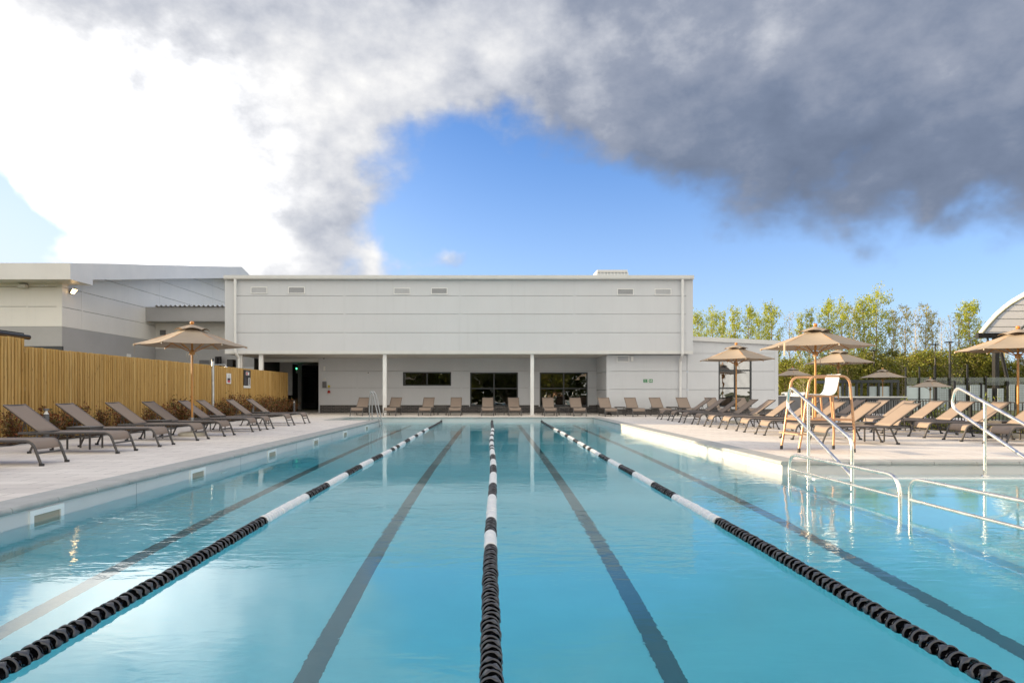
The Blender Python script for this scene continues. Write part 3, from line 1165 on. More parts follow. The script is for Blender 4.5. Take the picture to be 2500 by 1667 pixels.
protos = []
for k in range(4):
    st, lf = shrub_parts(50 + k, (0.85, 0.72, 1.0, 0.66)[k], (0.40, 0.44, 0.34, 0.42)[k], 18, 820, 0.08)
    protos.append((st, lf))
made = {}
rr = random.Random(9)
y = 13.2
i = 0
ys_ = []
while y < 32.4:
    ys_.append(y)
    y += rr.uniform(0.85, 1.30) if y < 26 else rr.uniform(0.50, 0.68)
for i, y in enumerate(ys_):
    k = rr.randrange(4)
    lab = f'red-tipped leafy shrub at the foot of the picket fence, {ORD[i]} from the camera' if i < 20 else \
        f'red-tipped leafy shrub at the fence foot, {["last but " + w for w in ("eleven", "ten", "nine", "eight", "seven", "six", "five", "four", "three", "two", "one")][max(0, 11 - (len(ys_) - 1 - i))]} before the passage' if i < len(ys_) - 1 else \
        'red-tipped leafy shrub at the end of the fence beside the passage'
    loc = (-9.72 + rr.uniform(-0.12, 0.16), y, -0.03)
    s = rr.uniform(0.85, 1.2)
    if k not in made:
        t = thing('red_shrub', lab, 'shrub', loc, rr.uniform(0, 6), 'red-tipped shrubs along the fence')
        protos[k][0].build('stems', M['bark'], t)
        protos[k][1].build('foliage', M['leaf_red'], t)
        t.scale = (s, s, s)
        made[k] = t
    else:
        copy_tree(made[k], loc=loc, rz=rr.uniform(0, 6), label=lab, scale=(s, s, s))

# ================================================================== sun loungers
LW = 0.58          # width over the frame


def make_lounger():
    """foot end at the origin, head towards +x, y across"""
    t = thing('sun_lounger', 'taupe sling sun lounger', 'sun lounger', (0, 0, 0))
    h = LW / 2
    prof = fillet([(0.0, 0, 0.02), (0.125, 0, 0.345), (1.66, 0, 0.335)], [0.16], 8)
    for s in (-1, 1):
        y = s * (h - 0.018)
        b = MB()
        b.tube([(p.x, y, p.z) for p in prof], 0.019, 10)
        # slung brace rods under the rail
        for x0 in (0.42, 0.98):
            b.tube([(x0, y, 0.335), (x0 + 0.07, y - s * 0.02, 0.295), (x0 + 0.19, y - s * 0.02, 0.275), (x0 + 0.31, y - s * 0.02, 0.295), (x0 + 0.38, y, 0.335)], 0.007, 6)
        b.build('side_rail', M['lframe'], t)
        b = MB()
        b.tube([(1.33, y, 0.333), (1.40, y, 0.17), (1.47, y, 0.02)], [0.019, 0.018, 0.017], 10)
        b.build('leg', M['lframe'], t)
        for x, lx in ((0.0, 0), (1.47, 1)):
            b = MB()
            b.cbox((x - 0.008 + 0.016 * lx, y, 0.017), (0.062, 0.046, 0.034), 0, 0.01)
            b.build('foot_cap', M['rubber'], t)
    MB().tube([(0.062, -h + 0.03, 0.175), (0.062, h - 0.03, 0.175)], 0.015, 8).build('cross_bar', M['lframe'], t)
    MB().tube([(1.41, -h + 0.03, 0.16), (1.41, h - 0.03, 0.16)], 0.011, 8).build('cross_bar', M['lframe'], t)
    MB().tube([(1.655, -h + 0.018, 0.335), (1.655, h - 0.018, 0.335)], 0.016, 8).build('cross_bar', M['lframe'], t)
    for x in (0.61, 1.17):
        MB().tube([(x, -h + 0.035, 0.276), (x, 0, 0.262), (x, h - 0.035, 0.276)], 0.007, 6).build('sling_brace', M['lframe'], t)
    sl = [(p.x + 0.004, p.z + 0.014) for p in fillet([(0.075, 0, 0.215), (0.125, 0, 0.345), (1.33, 0, 0.345)], [0.16], 8)]
    ext = []
    for i in range(len(sl) - 1):
        ext.append(sl[i])
    for k in range(1, 9):
        ext.append((sl[-2][0] + (1.325 - sl[-2][0]) * k / 8, 0.358))
    b = MB()
    b.sheet(ext, -h + 0.016, h - 0.016, 0.006, 8, 0.022)
    b.build('seat_sling', M['sling'], t)
    # back
    bx0, bz0, bx1, bz1 = 1.33, 0.352, 1.93, 0.795
    b = MB()
    for s in (-1, 1):
        b.tube([(bx0, s * (h - 0.045), bz0), (bx1, s * (h - 0.045), bz1)], 0.016, 8)
    b.tube([(bx1, -h + 0.045, bz1), (bx1, h - 0.045, bz1)], 0.015, 8)
    b.tube([(bx0, -h + 0.045, bz0), (bx0, h - 0.045, bz0)], 0.013, 8)
    b.build('back_frame', M['lframe'], t)
    b = MB()
    n = 8
    b.sheet([(bx0 - 0.008 + (bx1 - bx0 + 0.012) * k / n, bz0 + 0.014 + (bz1 - bz0 + 0.008) * k / n) for k in range(n + 1)], -h + 0.026, h - 0.026, 0.006, 8, 0.012)
    b.build('back_sling', M['sling'], t)
    b = MB()
    for s in (-1, 1):
        y = s * (h - 0.075)
        b.tube([(1.60, y, 0.54), (1.53, y, 0.30)], 0.009, 6)
        b.tube([(1.60, y, 0.54), (1.645, y, 0.335)], 0.009, 6)
    b.tube([(1.53, -h + 0.075, 0.30), (1.53, h - 0.075, 0.30)], 0.008, 6)
    b.build('back_prop', M['lframe'], t)
    return t


lounger = make_lounger()
used = [False]


def place_lounger(x, y, rz, label, group):
    if not used[0]:
        used[0] = True
        lounger.location = (x, y, 0)
        lounger.rotation_euler = (0, 0, rz)
        tag(lounger, label, None, group)
        return lounger
    o = copy_tree(lounger, loc=(x, y, 0), rz=rz, label=label)
    o['group'] = group
    return o


jr = random.Random(31)


def jit(a):
    return jr.uniform(-a, a)


LEFT = [7.62, 9.0, 10.87, 12.22, 13.8, 15.15, 16.95, 18.05, 20.05, 21.6]
for i, d in enumerate(LEFT):
    place_lounger(-6.20 + jit(0.03), d + LW / 2, math.pi + jit(0.02),
                  ('taupe sun lounger on the fence deck, only its foot in view, nearest the camera' if i == 0 else
                   f'taupe sun lounger in the shaded row along the picket fence, {ORD[i]} from the camera'),
                  'loungers along the wooden fence')
RIGHT = [12.8, 14.1, 15.5, 16.8, 18.2, 19.4, 20.7, 22.0, 23.6, 25.0]
for i, d in enumerate(RIGHT):
    place_lounger(6.48 + jit(0.03), d + LW / 2, jit(0.02),
                  f'taupe sun lounger facing the pool, {ORD[i]} from the camera in the front row',
                  'front row loungers facing the pool')
SEC = [12.4, 13.55, 14.65, 15.75, 16.8, 18.0, 19.2, 20.4, 21.9]
for i, d in enumerate(SEC):
    place_lounger(9.72 + jit(0.04), d + LW / 2, jit(0.025),
                  f'taupe sun lounger backing onto the black railing, {ORD[i]} from the camera',
                  'back row loungers by the railing')
WALL = [(-6.02, 29.1), (-4.54, 29.1), (-2.99, 29.1), (-1.65, 29.1), (-0.19, 29.1), (1.03, 29.1), (2.57, 28.7), (3.86, 28.7),
        (5.13, 28.1), (6.30, 28.0), (7.45, 28.0), (8.62, 28.0), (9.95, 28.0), (11.3, 28.0)]
for i, (x, y) in enumerate(WALL):
    place_lounger(x, y, math.pi / 2 + jit(0.02),
                  f'taupe sun lounger along the building wall, {ORD[i]} counting from the passage',
                  'loungers along the building')

# side tables


def make_table():
    t = thing('side_table', 'small square side table', 'table', (0, 0, 0))
    MB().cbox((0, 0, 0.395), (0.45, 0.42, 0.016), 0, 0.02).build('table_top', M['ltable'], t)
    b = MB()
    b.box(-0.21, 0.21, -0.197, -0.175, 0.345, 0.387).box(-0.21, 0.21, 0.175, 0.197, 0.345, 0.387)
    b.box(-0.21, -0.188, -0.175, 0.175, 0.345, 0.387).box(0.188, 0.21, -0.175, 0.175, 0.345, 0.387)
    b.build('apron', M['lframe'], t)
    for sx_ in (-1, 1):
        for sy_ in (-1, 1):
            MB().box(sx_ * 0.2 - 0.012, sx_ * 0.2 + 0.012, sy_ * 0.187 - 0.012, sy_ * 0.187 + 0.012, 0, 0.345).build('leg', M['lframe'], t)
    return t


tab = make_table()
TABLES = [(-7.35, 11.84, 'between the third and fourth fence loungers from the camera', 0), (-7.5, 14.72, 'between the fifth and sixth fence loungers from the camera', 0),
          (-7.5, 17.75, 'between the seventh and eighth fence loungers from the camera', 0), (-7.45, 21.1, 'between the last two fence loungers', 0),
          (-2.3, 30.2, 'by the wall under the long strip window', 0), (0.36, 30.2, 'by the wall under the first tall window', 0),
          (3.25, 29.9, 'by the wall under the window nearest the corner', 0), (5.72, 29.3, 'by the wall below the green exit sign', 0),
          (8.05, 29.3, 'by the wall beside the white downpipe', 0),
          (7.9, 13.72, 'between the first and second front row loungers', 0), (7.9, 16.40, 'between the third and fourth front row loungers', 0),
          (7.9, 19.05, 'between the fifth and sixth front row loungers', 0), (8.0, 23.0, 'between the eighth and ninth front row loungers', 0),
          (11.2, 14.33, 'between railing loungers near the camera end', 0), (11.2, 17.65, 'in the middle of the railing lounger row', 0)]
for i, (x, y, w, r_) in enumerate(TABLES):
    lab = 'small dark square side table ' + w
    if i == 0:
        tab.location = (x, y, 0)
        tag(tab, lab, None, 'side tables between the loungers')
    else:
        copy_tree(tab, loc=(x, y, 0), rz=jit(0.05), label=lab)


# ================================================================== umbrellas
def make_umbrella(name, H=2.70, RR=1.24, edge=2.13, base=True, strap=True):
    """six sided market umbrella, origin at the ground"""
    t = thing(name, 'umbrella', 'umbrella', (0, 0, 0))
    cap_z = H - 0.08
    if base:
        MB().lathe([(0.30, 0.0), (0.31, 0.03), (0.30, 0.06), (0.24, 0.085), (0.06, 0.10)], 32).build('base', M['stone_base'], t)
        MB().lathe([(0.03, 0.10), (0.03, 0.40), (0.034, 0.41), (0.034, 0.43)], 16).build('sleeve', M['galv'], t)
    MB().tube([(0, 0, 0.2), (0, 0, cap_z)], 0.025, 14).build('pole', M['wood'], t)
    MB().lathe([(0.012, H - 0.08), (0.035, H - 0.075), (0.048, H - 0.045), (0.045, H - 0.015), (0.025, H + 0.003), (0.004, H + 0.006)], 16).build('finial', M['wood_ball'], t)
    top = H - 0.13
    # canopy
    b = MB()
    nu, nv = 8, 8
    th = 0.006

    def cpt(seg, u, v):
        a0, a1 = math.pi / 3 * seg, math.pi / 3 * (seg + 1)
        r_ = 0.06 + (RR - 0.06) * v
        x = (math.cos(a0) * (1 - u) + math.cos(a1) * u) * r_
        y = (math.sin(a0) * (1 - u) + math.sin(a1) * u) * r_
        z = top + (edge - top) * v - 0.03 * math.sin(math.pi * v)
        bell = 4 * u * (1 - u)
        z -= 0.045 * bell * math.sin(math.pi * min(v, 0.9)) * v
        k = 1 - 0.045 * bell * v * v
        return (x * k, y * k, z)
    for seg in range(6):
        for sgn, dz in ((0, 0.0), (1, -th)):
            vs = []
            for j in range(nv + 1):
                for i in range(nu + 1):
                    p = cpt(seg, i / nu, j / nv)
                    vs.append((p[0], p[1], p[2] + dz))
            fs = []
            for j in range(nv):
                for i in range(nu):
                    q = (j * (nu + 1) + i, j * (nu + 1) + i + 1, (j + 1) * (nu + 1) + i + 1, (j + 1) * (nu + 1) + i)
                    fs.append(q[::-1] if sgn == 0 else q)
            b.add(vs, fs, True)
        # hem
        hem = [cpt(seg, i / nu, 1) for i in range(nu + 1)]
        vs = [p for p in hem] + [(p[0], p[1], p[2] - th) for p in hem]
        b.add(vs, [(i, i + 1, nu + 2 + i, nu + 1 + i) for i in range(nu)])
    b.build('canopy', M['canvas'], t)
    # vent cap with scalloped skirt
    b = MB()
    for seg in range(6):
        a0, a1 = math.pi / 3 * seg, math.pi / 3 * (seg + 1)
        for dz in (0.0, -0.004):
            vs, fs = [], []
            for j in range(4):
                v = j / 3
                for i in range(9):
                    u = i / 8
                    bell = 4 * u * (1 - u)
                    r_ = 0.03 + 0.36 * v
                    k = 1 + 0.02 * bell
                    x = (math.cos(a0) * (1 - u) + math.cos(a1) * u) * r_ * k
                    y = (math.sin(a0) * (1 - u) + math.sin(a1) * u) * r_ * k
                    z = (H - 0.075) - 0.145 * v ** 1.2 + 0.045 * bell * v * v
                    vs.append((x, y, z + dz))
            for j in range(3):
                for i in range(8):
                    q = (j * 9 + i, j * 9 + i + 1, (j + 1) * 9 + i + 1, (j + 1) * 9 + i)
                    fs.append(q[::-1] if dz == 0 else q)
            b.add(vs, fs, True)
    b.build('vent_cap', M['canvas'], t)
    MB().lathe([(0.045, edge - 0.22), (0.06, edge - 0.20), (0.06, edge - 0.12), (0.045, edge - 0.10)], 14).build('hub', M['wood'], t)
    for s in range(6):
        a = math.pi / 3 * s
        ca, sa = math.cos(a), math.sin(a)
        b = MB()
        b.tube([(ca * 0.04, sa * 0.04, top - 0.03), (ca * 0.7, sa * 0.7, (top + edge) / 2 - 0.055), (ca * (RR - 0.03), sa * (RR - 0.03), edge - 0.022)], 0.012, 6)
        o = b.build('rib', M['wood'], t)
        b = MB()
        b.tube([(ca * 0.05, sa * 0.05, edge - 0.15), (ca * 0.64, sa * 0.64, edge + 0.14)], 0.011, 6)
        b.build('strut', M['wood'], o)
        b = MB()
        b.lathe([(0.005, -0.028), (0.013, -0.018), (0.013, -0.006), (0.006, 0.006)], 8, (ca * (RR - 0.02), sa * (RR - 0.02), edge - 0.02))
        b.build('rib_tip', M['cord'], o)
    b = MB()
    rr_ = random.Random(3)
    pts = [(0.05, -0.02, edge - 0.14), (0.11, -0.05, edge - 0.26), (0.08, -0.07, edge - 0.38), (0.05, -0.05, edge - 0.33), (0.07, -0.03, edge - 0.22), (0.03, -0.01, edge - 0.15)]
    b.tube(pts, 0.005, 5)
    pts = [(-0.05, -0.02, edge - 0.12), (-0.12, -0.04, edge - 0.20), (-0.10, -0.06, edge - 0.35), (-0.06, -0.04, edge - 0.20)]
    b.tube(pts, 0.005, 5)
    b.build('cord', M['cord'], t)
    if strap:
        b = MB()
        a = R(187)
        c, s_ = math.cos(a), math.sin(a)
        b.add([(c * 1.20, s_ * 1.20, edge + 0.06), (c * 1.20 + .0, s_ * 1.20 + .05, edge + 0.06), (c * 1.21, s_ * 1.21 + .05, edge - 0.24), (c * 1.21, s_ * 1.21, edge - 0.24),
               (c * 1.20 + .006, s_ * 1.20, edge + 0.06), (c * 1.20 + .006, s_ * 1.20 + .05, edge + 0.06), (c * 1.21 + .006, s_ * 1.21 + .05, edge - 0.24), (c * 1.21 + .006, s_ * 1.21, edge - 0.24)],
              [(0, 1, 2, 3), (7, 6, 5, 4), (0, 4, 5, 1), (2, 6, 7, 3)])
        b.build('strap', M['canvas'], t)
    return t


UM = make_umbrella('pool_umbrella')
UM.location = (-7.09, 15.5, 0)
UM.rotation_euler = (0, 0, R(24.6))
tag(UM, 'tan six-sided umbrella beside the wooden fence, between shaded loungers', None, 'tan umbrellas over the loungers')
copy_tree(UM, loc=(8.20, 22.0, 0), rz=R(23.5), skip='strap', label='smaller-looking tan umbrella standing before the tall grey window of the low wing')
copy_tree(UM, loc=(7.70, 15.6, 0), rz=R(26.2), label='large tan umbrella rising behind the lifeguard chair', scale=(1.01, 1.01, 0.985))
copy_tree(UM, loc=(12.95, 24.5, 0), rz=R(11), skip='strap', label='tan umbrella partly hidden behind the lifeguard chair umbrella, beside the slatted wall')
copy_tree(UM, loc=(11.92, 14.85, 0), rz=R(21.2), skip='strap', label='tan umbrella cut off by the photo edge beside the railing and arched roof', scale=(0.96, 0.96, 0.935))
far_l = ['grey umbrella seen just past the corner of the low wing', 'grey umbrella standing by the dark pergola', 'small grey umbrella before the pale court screens', 'tip of a grey umbrella hidden behind the low wing']
for (px, d, topy, rot), lab in zip(((1935, 42.8, 895, 10), (2155, 39.3, 898, 20), (2271, 41, 922, 5), (1866, 58, 930, 0)), far_l):
    z = CAMH + (CY - topy) * d / F
    o = copy_tree(UM, loc=((px - CX) * d / F, d, z - 2.70), rz=R(rot), skip='strap', label=lab)
    o['group'] = 'grey umbrellas beyond the railing'

# ================================================================== buildings
def clad(b, axis, at, th, a_breaks, z_breaks, holes=(), gap=0.015, mi=0, flip=1):
    """sandwich panels on a wall: axis 'x' runs along x at depth y = at (front face), axis 'y' runs along y at x = at.
    joints only at the given breaks; holes are (a0, a1, z0, z1)"""
    A = sorted(set(a_breaks) | {h[0] for h in holes} | {h[1] for h in holes})
    Z = sorted(set(z_breaks) | {h[2] for h in holes} | {h[3] for h in holes})
    A = [a for a in A if a_breaks[0] <= a <= a_breaks[-1]]
    Z = [z for z in Z if z_breaks[0] <= z <= z_breaks[-1]]
    g = gap / 2
    for i in range(len(A) - 1):
        for j in range(len(Z) - 1):
            ca, cz = (A[i] + A[i + 1]) / 2, (Z[j] + Z[j + 1]) / 2
            if any(h[0] < ca < h[1] and h[2] < cz < h[3] for h in holes):
                continue
            a0 = A[i]
            a1 = A[i + 1]
            z0 = Z[j] + (g if Z[j] in z_breaks[1:-1] else 0)
            z1 = Z[j + 1] - (g if Z[j + 1] in z_breaks[1:-1] else 0)
            if axis == 'x':
                b.box(a0, a1, at, at + th, z0, z1, mi)
            else:
                b.box(at, at + th * flip, a0, a1, z0, z1, mi)


FY = 30.0
RY_ = 33.5         # recessed wall
LY_ = 30.6         # lower wall on the right
S = FY / F
t = thing('main_building', 'long white clad building with upper storey overhanging a recessed ground floor', 'building', (0, 0, 0))
XA, XB = -12.12, 9.10
ZT = 6.24
b = MB()
zb = [2.95, 3.775, 4.62, 5.46, ZT]
clad(b, 'x', FY, 0.10, [XA, XB], zb)
b.box(XA, XB, FY + 0.102, 47, 2.83, ZT - 0.02, 1)                        # backing block
clad(b, 'y', XA, 0.10, [FY + 0.1, 47], [2.83] + zb[1:], flip=-1)
clad(b, 'y', XB, 0.10, [FY + 0.1, 47], [2.83] + zb[1:], flip=1)
for x in (-6.75, -1.46, 3.77):
    b.box(x - 0.055, x + 0.055, FY - 0.006, FY - 0.001, 2.95, ZT)
b.box(XA - 0.1, XA + 0.32, FY - 0.012, FY - 0.002, 2.95, ZT)
b.box(XB - 0.22, XB + 0.1, FY - 0.012, FY - 0.002, 2.95, ZT)
b.build('upper_wall', [M['clad'], M['groove']], t)
b = MB()
b.box(XA - 0.1, XB + 0.1, FY - 0.03, FY + 0.10, 2.80, 2.90)
b.box(XA - 0.1, XB + 0.1, FY - 0.015, FY + 0.10, 2.902, 2.948)
b.build('drip_flashing', M['flash'], t)
MB().box(XA, 5.34, FY + 0.102, 43, 2.79, 2.826).build('soffit', M['soffit'], t)
b = MB()
b.prism([(FY - 0.20, 6.19), (FY - 0.22, 6.23), (FY - 0.22, 6.365), (FY - 0.19, 6.365), (FY + 0.10, 6.36), (FY + 0.10, 6.19)], 'x', XA - 0.08, XB + 0.09)
for x in (-9.3, -4.6, -1.9, 1.0, 3.9, 6.7):
    b.box(x - 0.025, x + 0.025, FY - 0.226, FY - 0.05, 6.186, 6.369)
b.build('gutter', M['flash'], t)
MB().box(XA - 0.05, XB + 0.05, FY + 0.102, 47, 6.25, 6.34).build('roof', M['clad_grey'], t)
# recessed wall with its windows
wins = [(-4.55, -2.085, 1.387, 2.09), (-1.118, 1.332, 0.36, 2.07), (2.444, 4.894, 0.36, 2.07)]
b = MB()
zr = [0.42, 1.285, 2.145, 2.79]
clad(b, 'x', RY_, 0.10, [-8.81, 5.35], zr, wins)
for x in (-6.89, -1.56, 1.9):
    b.box(x - 0.05, x + 0.05, RY_ - 0.005, RY_ - 0.001, 0.42, 2.79)
b.box(-8.81, -8.72, RY_ - 0.006, RY_ - 0.001, 0.42, 2.79)
clad(b, 'y', 5.35, 0.10, [LY_ + 0.1, RY_], [0.42, 1.16, 2.02, 2.79])
b.box(-8.86, -8.812, RY_, 42, 0.0, 2.79)
b.build('recessed_wall', [M['clad'], M['groove']], t)
b = MB()
for a0, a1 in ((-8.80, -4.60), (-2.04, -1.16), (1.37, 2.40), (4.94, 5.44)):
    b.box(a0, a1, RY_ + 0.101, RY_ + 0.13, 0.42, 2.78)
b.box(-4.6, -2.04, RY_ + 0.101, RY_ + 0.13, 0.42, 1.36).box(-4.6, -2.04, RY_ + 0.101, RY_ + 0.13, 2.12, 2.78)
b.box(-1.16, 1.37, RY_ + 0.101, RY_ + 0.13, 2.10, 2.78).box(2.40, 4.94, RY_ + 0.101, RY_ + 0.13, 2.10, 2.78)
b.box(5.452, 5.48, LY_ + 0.1, RY_, 0.42, 2.78)
b.build('panel_backing', M['groove_dark'], t)
b = MB()
b.box(-8.80, -1.118, RY_ + 0.03, RY_ + 0.2, 0, 0.40).box(-1.118, 1.332, RY_ + 0.03, RY_ + 0.2, 0, 0.34).box(1.332, 2.444, RY_ + 0.03, RY_ + 0.2, 0, 0.40)
b.box(2.444, 4.894, RY_ + 0.03, RY_ + 0.2, 0, 0.34).box(4.894, 5.38, RY_ + 0.03, RY_ + 0.2, 0, 0.40)
b.box(5.38, 5.58, LY_ + 0.03, RY_ + 0.2, 0, 0.40)
b.build('plinth', M['brick'], t)
b = MB()
for a0, a1 in ((-8.86, -1.118), (1.332, 2.444), (4.894, 5.33)):
    b.box(a0, a1, RY_ - 0.03, RY_ + 0.1, 0.401, 0.419)
b.build('base_flashing', M['flash'], t)
for i, (x0, x1, z0, z1) in enumerate(wins):
    f = MB()
    w = 0.06
    y0, y1 = RY_ + 0.02, RY_ + 0.09
    f.box(x0, x1, y0, y1, z1 - w, z1).box(x0, x1, y0, y1, z0, z0 + w).box(x0, x0 + w, y0, y1, z0 + w, z1 - w).box(x1 - w, x1, y0, y1, z0 + w, z1 - w)
    xm = (x0 + x1) / 2
    f.box(xm - 0.035, xm + 0.035, y0, y1, z0 + w, z1 - w)
    if i:
        zm = z0 + (z1 - z0) * 0.52
        f.box(x0 + w, xm - 0.035, y0, y1, zm - 0.03, zm + 0.03).box(xm + 0.035, x1 - w, y0, y1, zm - 0.03, zm + 0.03)
    o = f.build('window', M['dkframe'], t)
    MB().box(x0 + w - 0.005, x1 - w + 0.005, RY_ + 0.05, RY_ + 0.06, z0 + w - 0.005, z1 - w + 0.005).build('pane', M['glass'], o)
    q = MB()
    q.box(x0 - 0.05, x0 - 0.001, RY_ - 0.008, RY_ + 0.05, z0 - 0.04, z1 + 0.05).box(x1 + 0.001, x1 + 0.05, RY_ - 0.008, RY_ + 0.05, z0 - 0.04, z1 + 0.05)
    q.box(x0 - 0.001, x1 + 0.001, RY_ - 0.008, RY_ + 0.05, z1 + 0.001, z1 + 0.05)
    q.build('trim', M['clad'], o)
# gym room behind the windows
b = MB()
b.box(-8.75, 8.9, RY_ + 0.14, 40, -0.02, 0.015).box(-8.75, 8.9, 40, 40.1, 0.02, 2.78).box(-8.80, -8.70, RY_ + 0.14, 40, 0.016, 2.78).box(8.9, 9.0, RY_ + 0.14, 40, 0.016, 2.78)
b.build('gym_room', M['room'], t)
# lower wall on the right
b = MB()
zl = [0.29, 1.187, 2.03, 2.79]
clad(b, 'x', LY_, 0.10, [5.35, 9.10], zl)
b.box(5.35, 5.53, LY_ - 0.008, LY_ - 0.001, 0.29, 2.79)
b.box(5.40, 9.10, LY_ + 0.101, LY_ + 0.13, 0.29, 2.78, 1)
b.build('lower_wall', [M['clad'], M['groove']], t)
MB().box(5.39, 9.10, LY_ + 0.03, LY_ + 0.2, 0, 0.27).build('plinth', M['brick'], t)
MB().box(5.34, 9.10, LY_ - 0.03, LY_ + 0.1, 0.271, 0.289).build('base_flashing', M['flash'], t)


def louvre(x0, x1, z0, z1, y, open_, parent):
    f = MB()
    w = 0.035
    f.box(x0, x1, y - 0.03, y - 0.002, z1 - w, z1).box(x0, x1, y - 0.03, y - 0.002, z0, z0 + w).box(x0, x0 + w, y - 0.03, y - 0.002, z0 + w, z1 - w).box(x1 - w, x1, y - 0.03, y - 0.002, z0 + w, z1 - w)
    o = f.build('vent', M['white'], parent)
    g = MB()
    n = 6
    zz0, zz1 = z0 + w, z1 - w
    g.box(x0 + w, x1 - w, y - 0.006, y - 0.003, zz0, zz1, 1)
    for k in range(n):
        za = zz0 + (zz1 - zz0) * k / n
        hh = (zz1 - zz0) / n
        g.add([(x0 + w, y - 0.026, za + hh * 0.05), (x1 - w, y - 0.026, za + hh * 0.05), (x1 - w, y - 0.008, za + hh * (0.62 if open_ else 0.86)), (x0 + w, y - 0.008, za + hh * (0.62 if open_ else 0.86))], [(0, 1, 2, 3)])
    g.build('louvre_blades', [M['clad'], M['slate'] if open_ else M['clad_grey']], o)


def XU(px, y=FY):
    return (px - CX) * y / F


for px0, px1, py0, py1, op in ((612.5, 653, 700.5, 717, 0), (703.7, 744.8, 700.5, 717.5, 1), (961.3, 1002, 703, 718.5, 0), (1052.5, 1092.6, 703, 718.5, 1),
                               (1506.6, 1547, 704.7, 720.5, 1), (1598, 1638.8, 704.7, 720.5, 0)):
    louvre(XU(px0), XU(px1), 1 + (CY - py1) * S, 1 + (CY - py0) * S, FY, op, t)
louvre(XU(1505.5, LY_), XU(1535.9, LY_), 1 + (CY - 883.5) * LY_ / F, 1 + (CY - 868) * LY_ / F, LY_, 0, t)
# downpipes
b = MB()
x = XU(577)
b.tube(fillet([(x, FY - 0.14, 6.19), (x, FY - 0.14, 2.85), (x + 0.10, FY + 0.06, 2.62), (x + 0.10, FY + 0.06, 0.0)], 0.08), 0.06, 12)
b.tube([(x, FY - 0.14, 6.0), (x, FY - 0.14, 6.2)], 0.07, 12)
b.build('downpipe', M['upvc'], t)
b = MB()
x = XU(1664)
b.tube(fillet([(x, FY - 0.14, 6.19), (x, FY - 0.14, 2.75), (x + 0.09, LY_ - 0.09, 2.5), (x + 0.09, LY_ - 0.09, 0.05)], 0.08), 0.06, 12)
for z in (6.0, 2.45, 2.85):
    o_ = (x, FY - 0.14) if z > 2.8 else (x + 0.09, LY_ - 0.09)
    b.tube([(o_[0], o_[1], z - 0.05), (o_[0], o_[1], z + 0.05)], 0.07, 12)
b.build('downpipe', M['upvc'], t)
# columns
for px, w in ((587, 0.20), (638, 0.18), (939.7, 0.17), (1299, 0.16)):
    x = XU(px, 30.2)
    b = MB()
    b.box(x - w / 2, x + w / 2, 30.2 - 0.08, 30.2 + 0.08, 0, 2.788)
    b.box(x - w / 2 - 0.02, x + w / 2 + 0.02, 30.2 - 0.10, 30.2 + 0.10, 0, 0.02)
    b.build('column', M['white'], t)
# roof unit with sloping ribbed sides
o = MB()
x0, x1 = (1451 - CX) * 33 / F, (1534 - CX) * 33 / F
zt = 1 + (CY - 661.5) * 33 / F
o.prism([(32.5, 6.3), (32.75, zt - 0.12), (34.0, zt - 0.12), (34.25, 6.3)], 'x', x0 + 0.05, x1 - 0.05)
ru = o.build('roof_cowl', M['galv'], t)
b = MB()
for k in range(10):
    xx = x0 + 0.1 + (x1 - x0 - 0.2) * k / 9
    b.tube([(xx, 32.47, 6.3), (xx, 32.72, zt - 0.12)], 0.028, 5)
b.build('rib', M['flash'], ru)
b = MB()
b.box(x0 + 0.10, x1 - 0.10, 32.70, 34.05, zt - 0.118, zt)
b.add([(x0 - 0.02, 32.45, 6.3), (x0 + 0.10, 32.70, zt), (x0 + 0.10, 34.05, zt), (x0 - 0.02, 34.3, 6.3), (x0 + 0.03, 32.45, 6.3), (x0 + 0.15, 32.70, zt), (x0 + 0.15, 34.05, zt), (x0 + 0.03, 34.3, 6.3)],
      [(0, 3, 2, 1), (4, 5, 6, 7), (0, 1, 5, 4), (2, 3, 7, 6)])
b.build('cap', M['flash'], ru)
# entrance passage under the overhang
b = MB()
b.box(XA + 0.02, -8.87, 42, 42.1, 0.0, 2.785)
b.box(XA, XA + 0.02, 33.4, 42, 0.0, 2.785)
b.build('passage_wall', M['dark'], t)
b = MB()
x0, x1 = XU(643, 33.5), -8.87
b.box(x0, x1, 33.45, 33.6, 2.60, 2.77)
b.build('lintel', M['flash'], t)
b = MB()
xa, xb = XU(727, 39), XU(735, 39)
b.box(xa, xb, 39, 39.2, 0, 2.78)
xa, xb = XU(705, 36), XU(713, 36)
MB().box(xa - 0.5, xb, 36, 36.1, 0.9, 2.78).build('panel', M['clad_grey'], t)
b.build('pier', M['clad_grey'], t)
dx0, dx1 = XU(735, 41.9), XU(772, 41.9)
b = MB()
b.box(dx0, dx1, 41.9, 41.96, 0.02, 2.25)
d = b.build('door', M['dkframe'], t)
MB().box(dx0 + 0.15, dx1 - 0.15, 41.88, 41.89, 0.4, 2.05).build('pane', M['glass'], d)
MB().box(dx0 + 0.06, dx0 + 0.10, 41.85, 41.89, 0.95, 1.25).build('handle', M['steel'], d)
b = MB()
b.box(dx0, dx1, 41.9, 41.96, 2.26, 2.33).box(dx0, dx1, 41.9, 41.96, 2.68, 2.75)
f = b.build('transom_window', M['dkframe'], t)
MB().box(dx0, dx1, 41.92, 41.93, 2.33, 2.68).build('pane', M['glass_bright'], f)

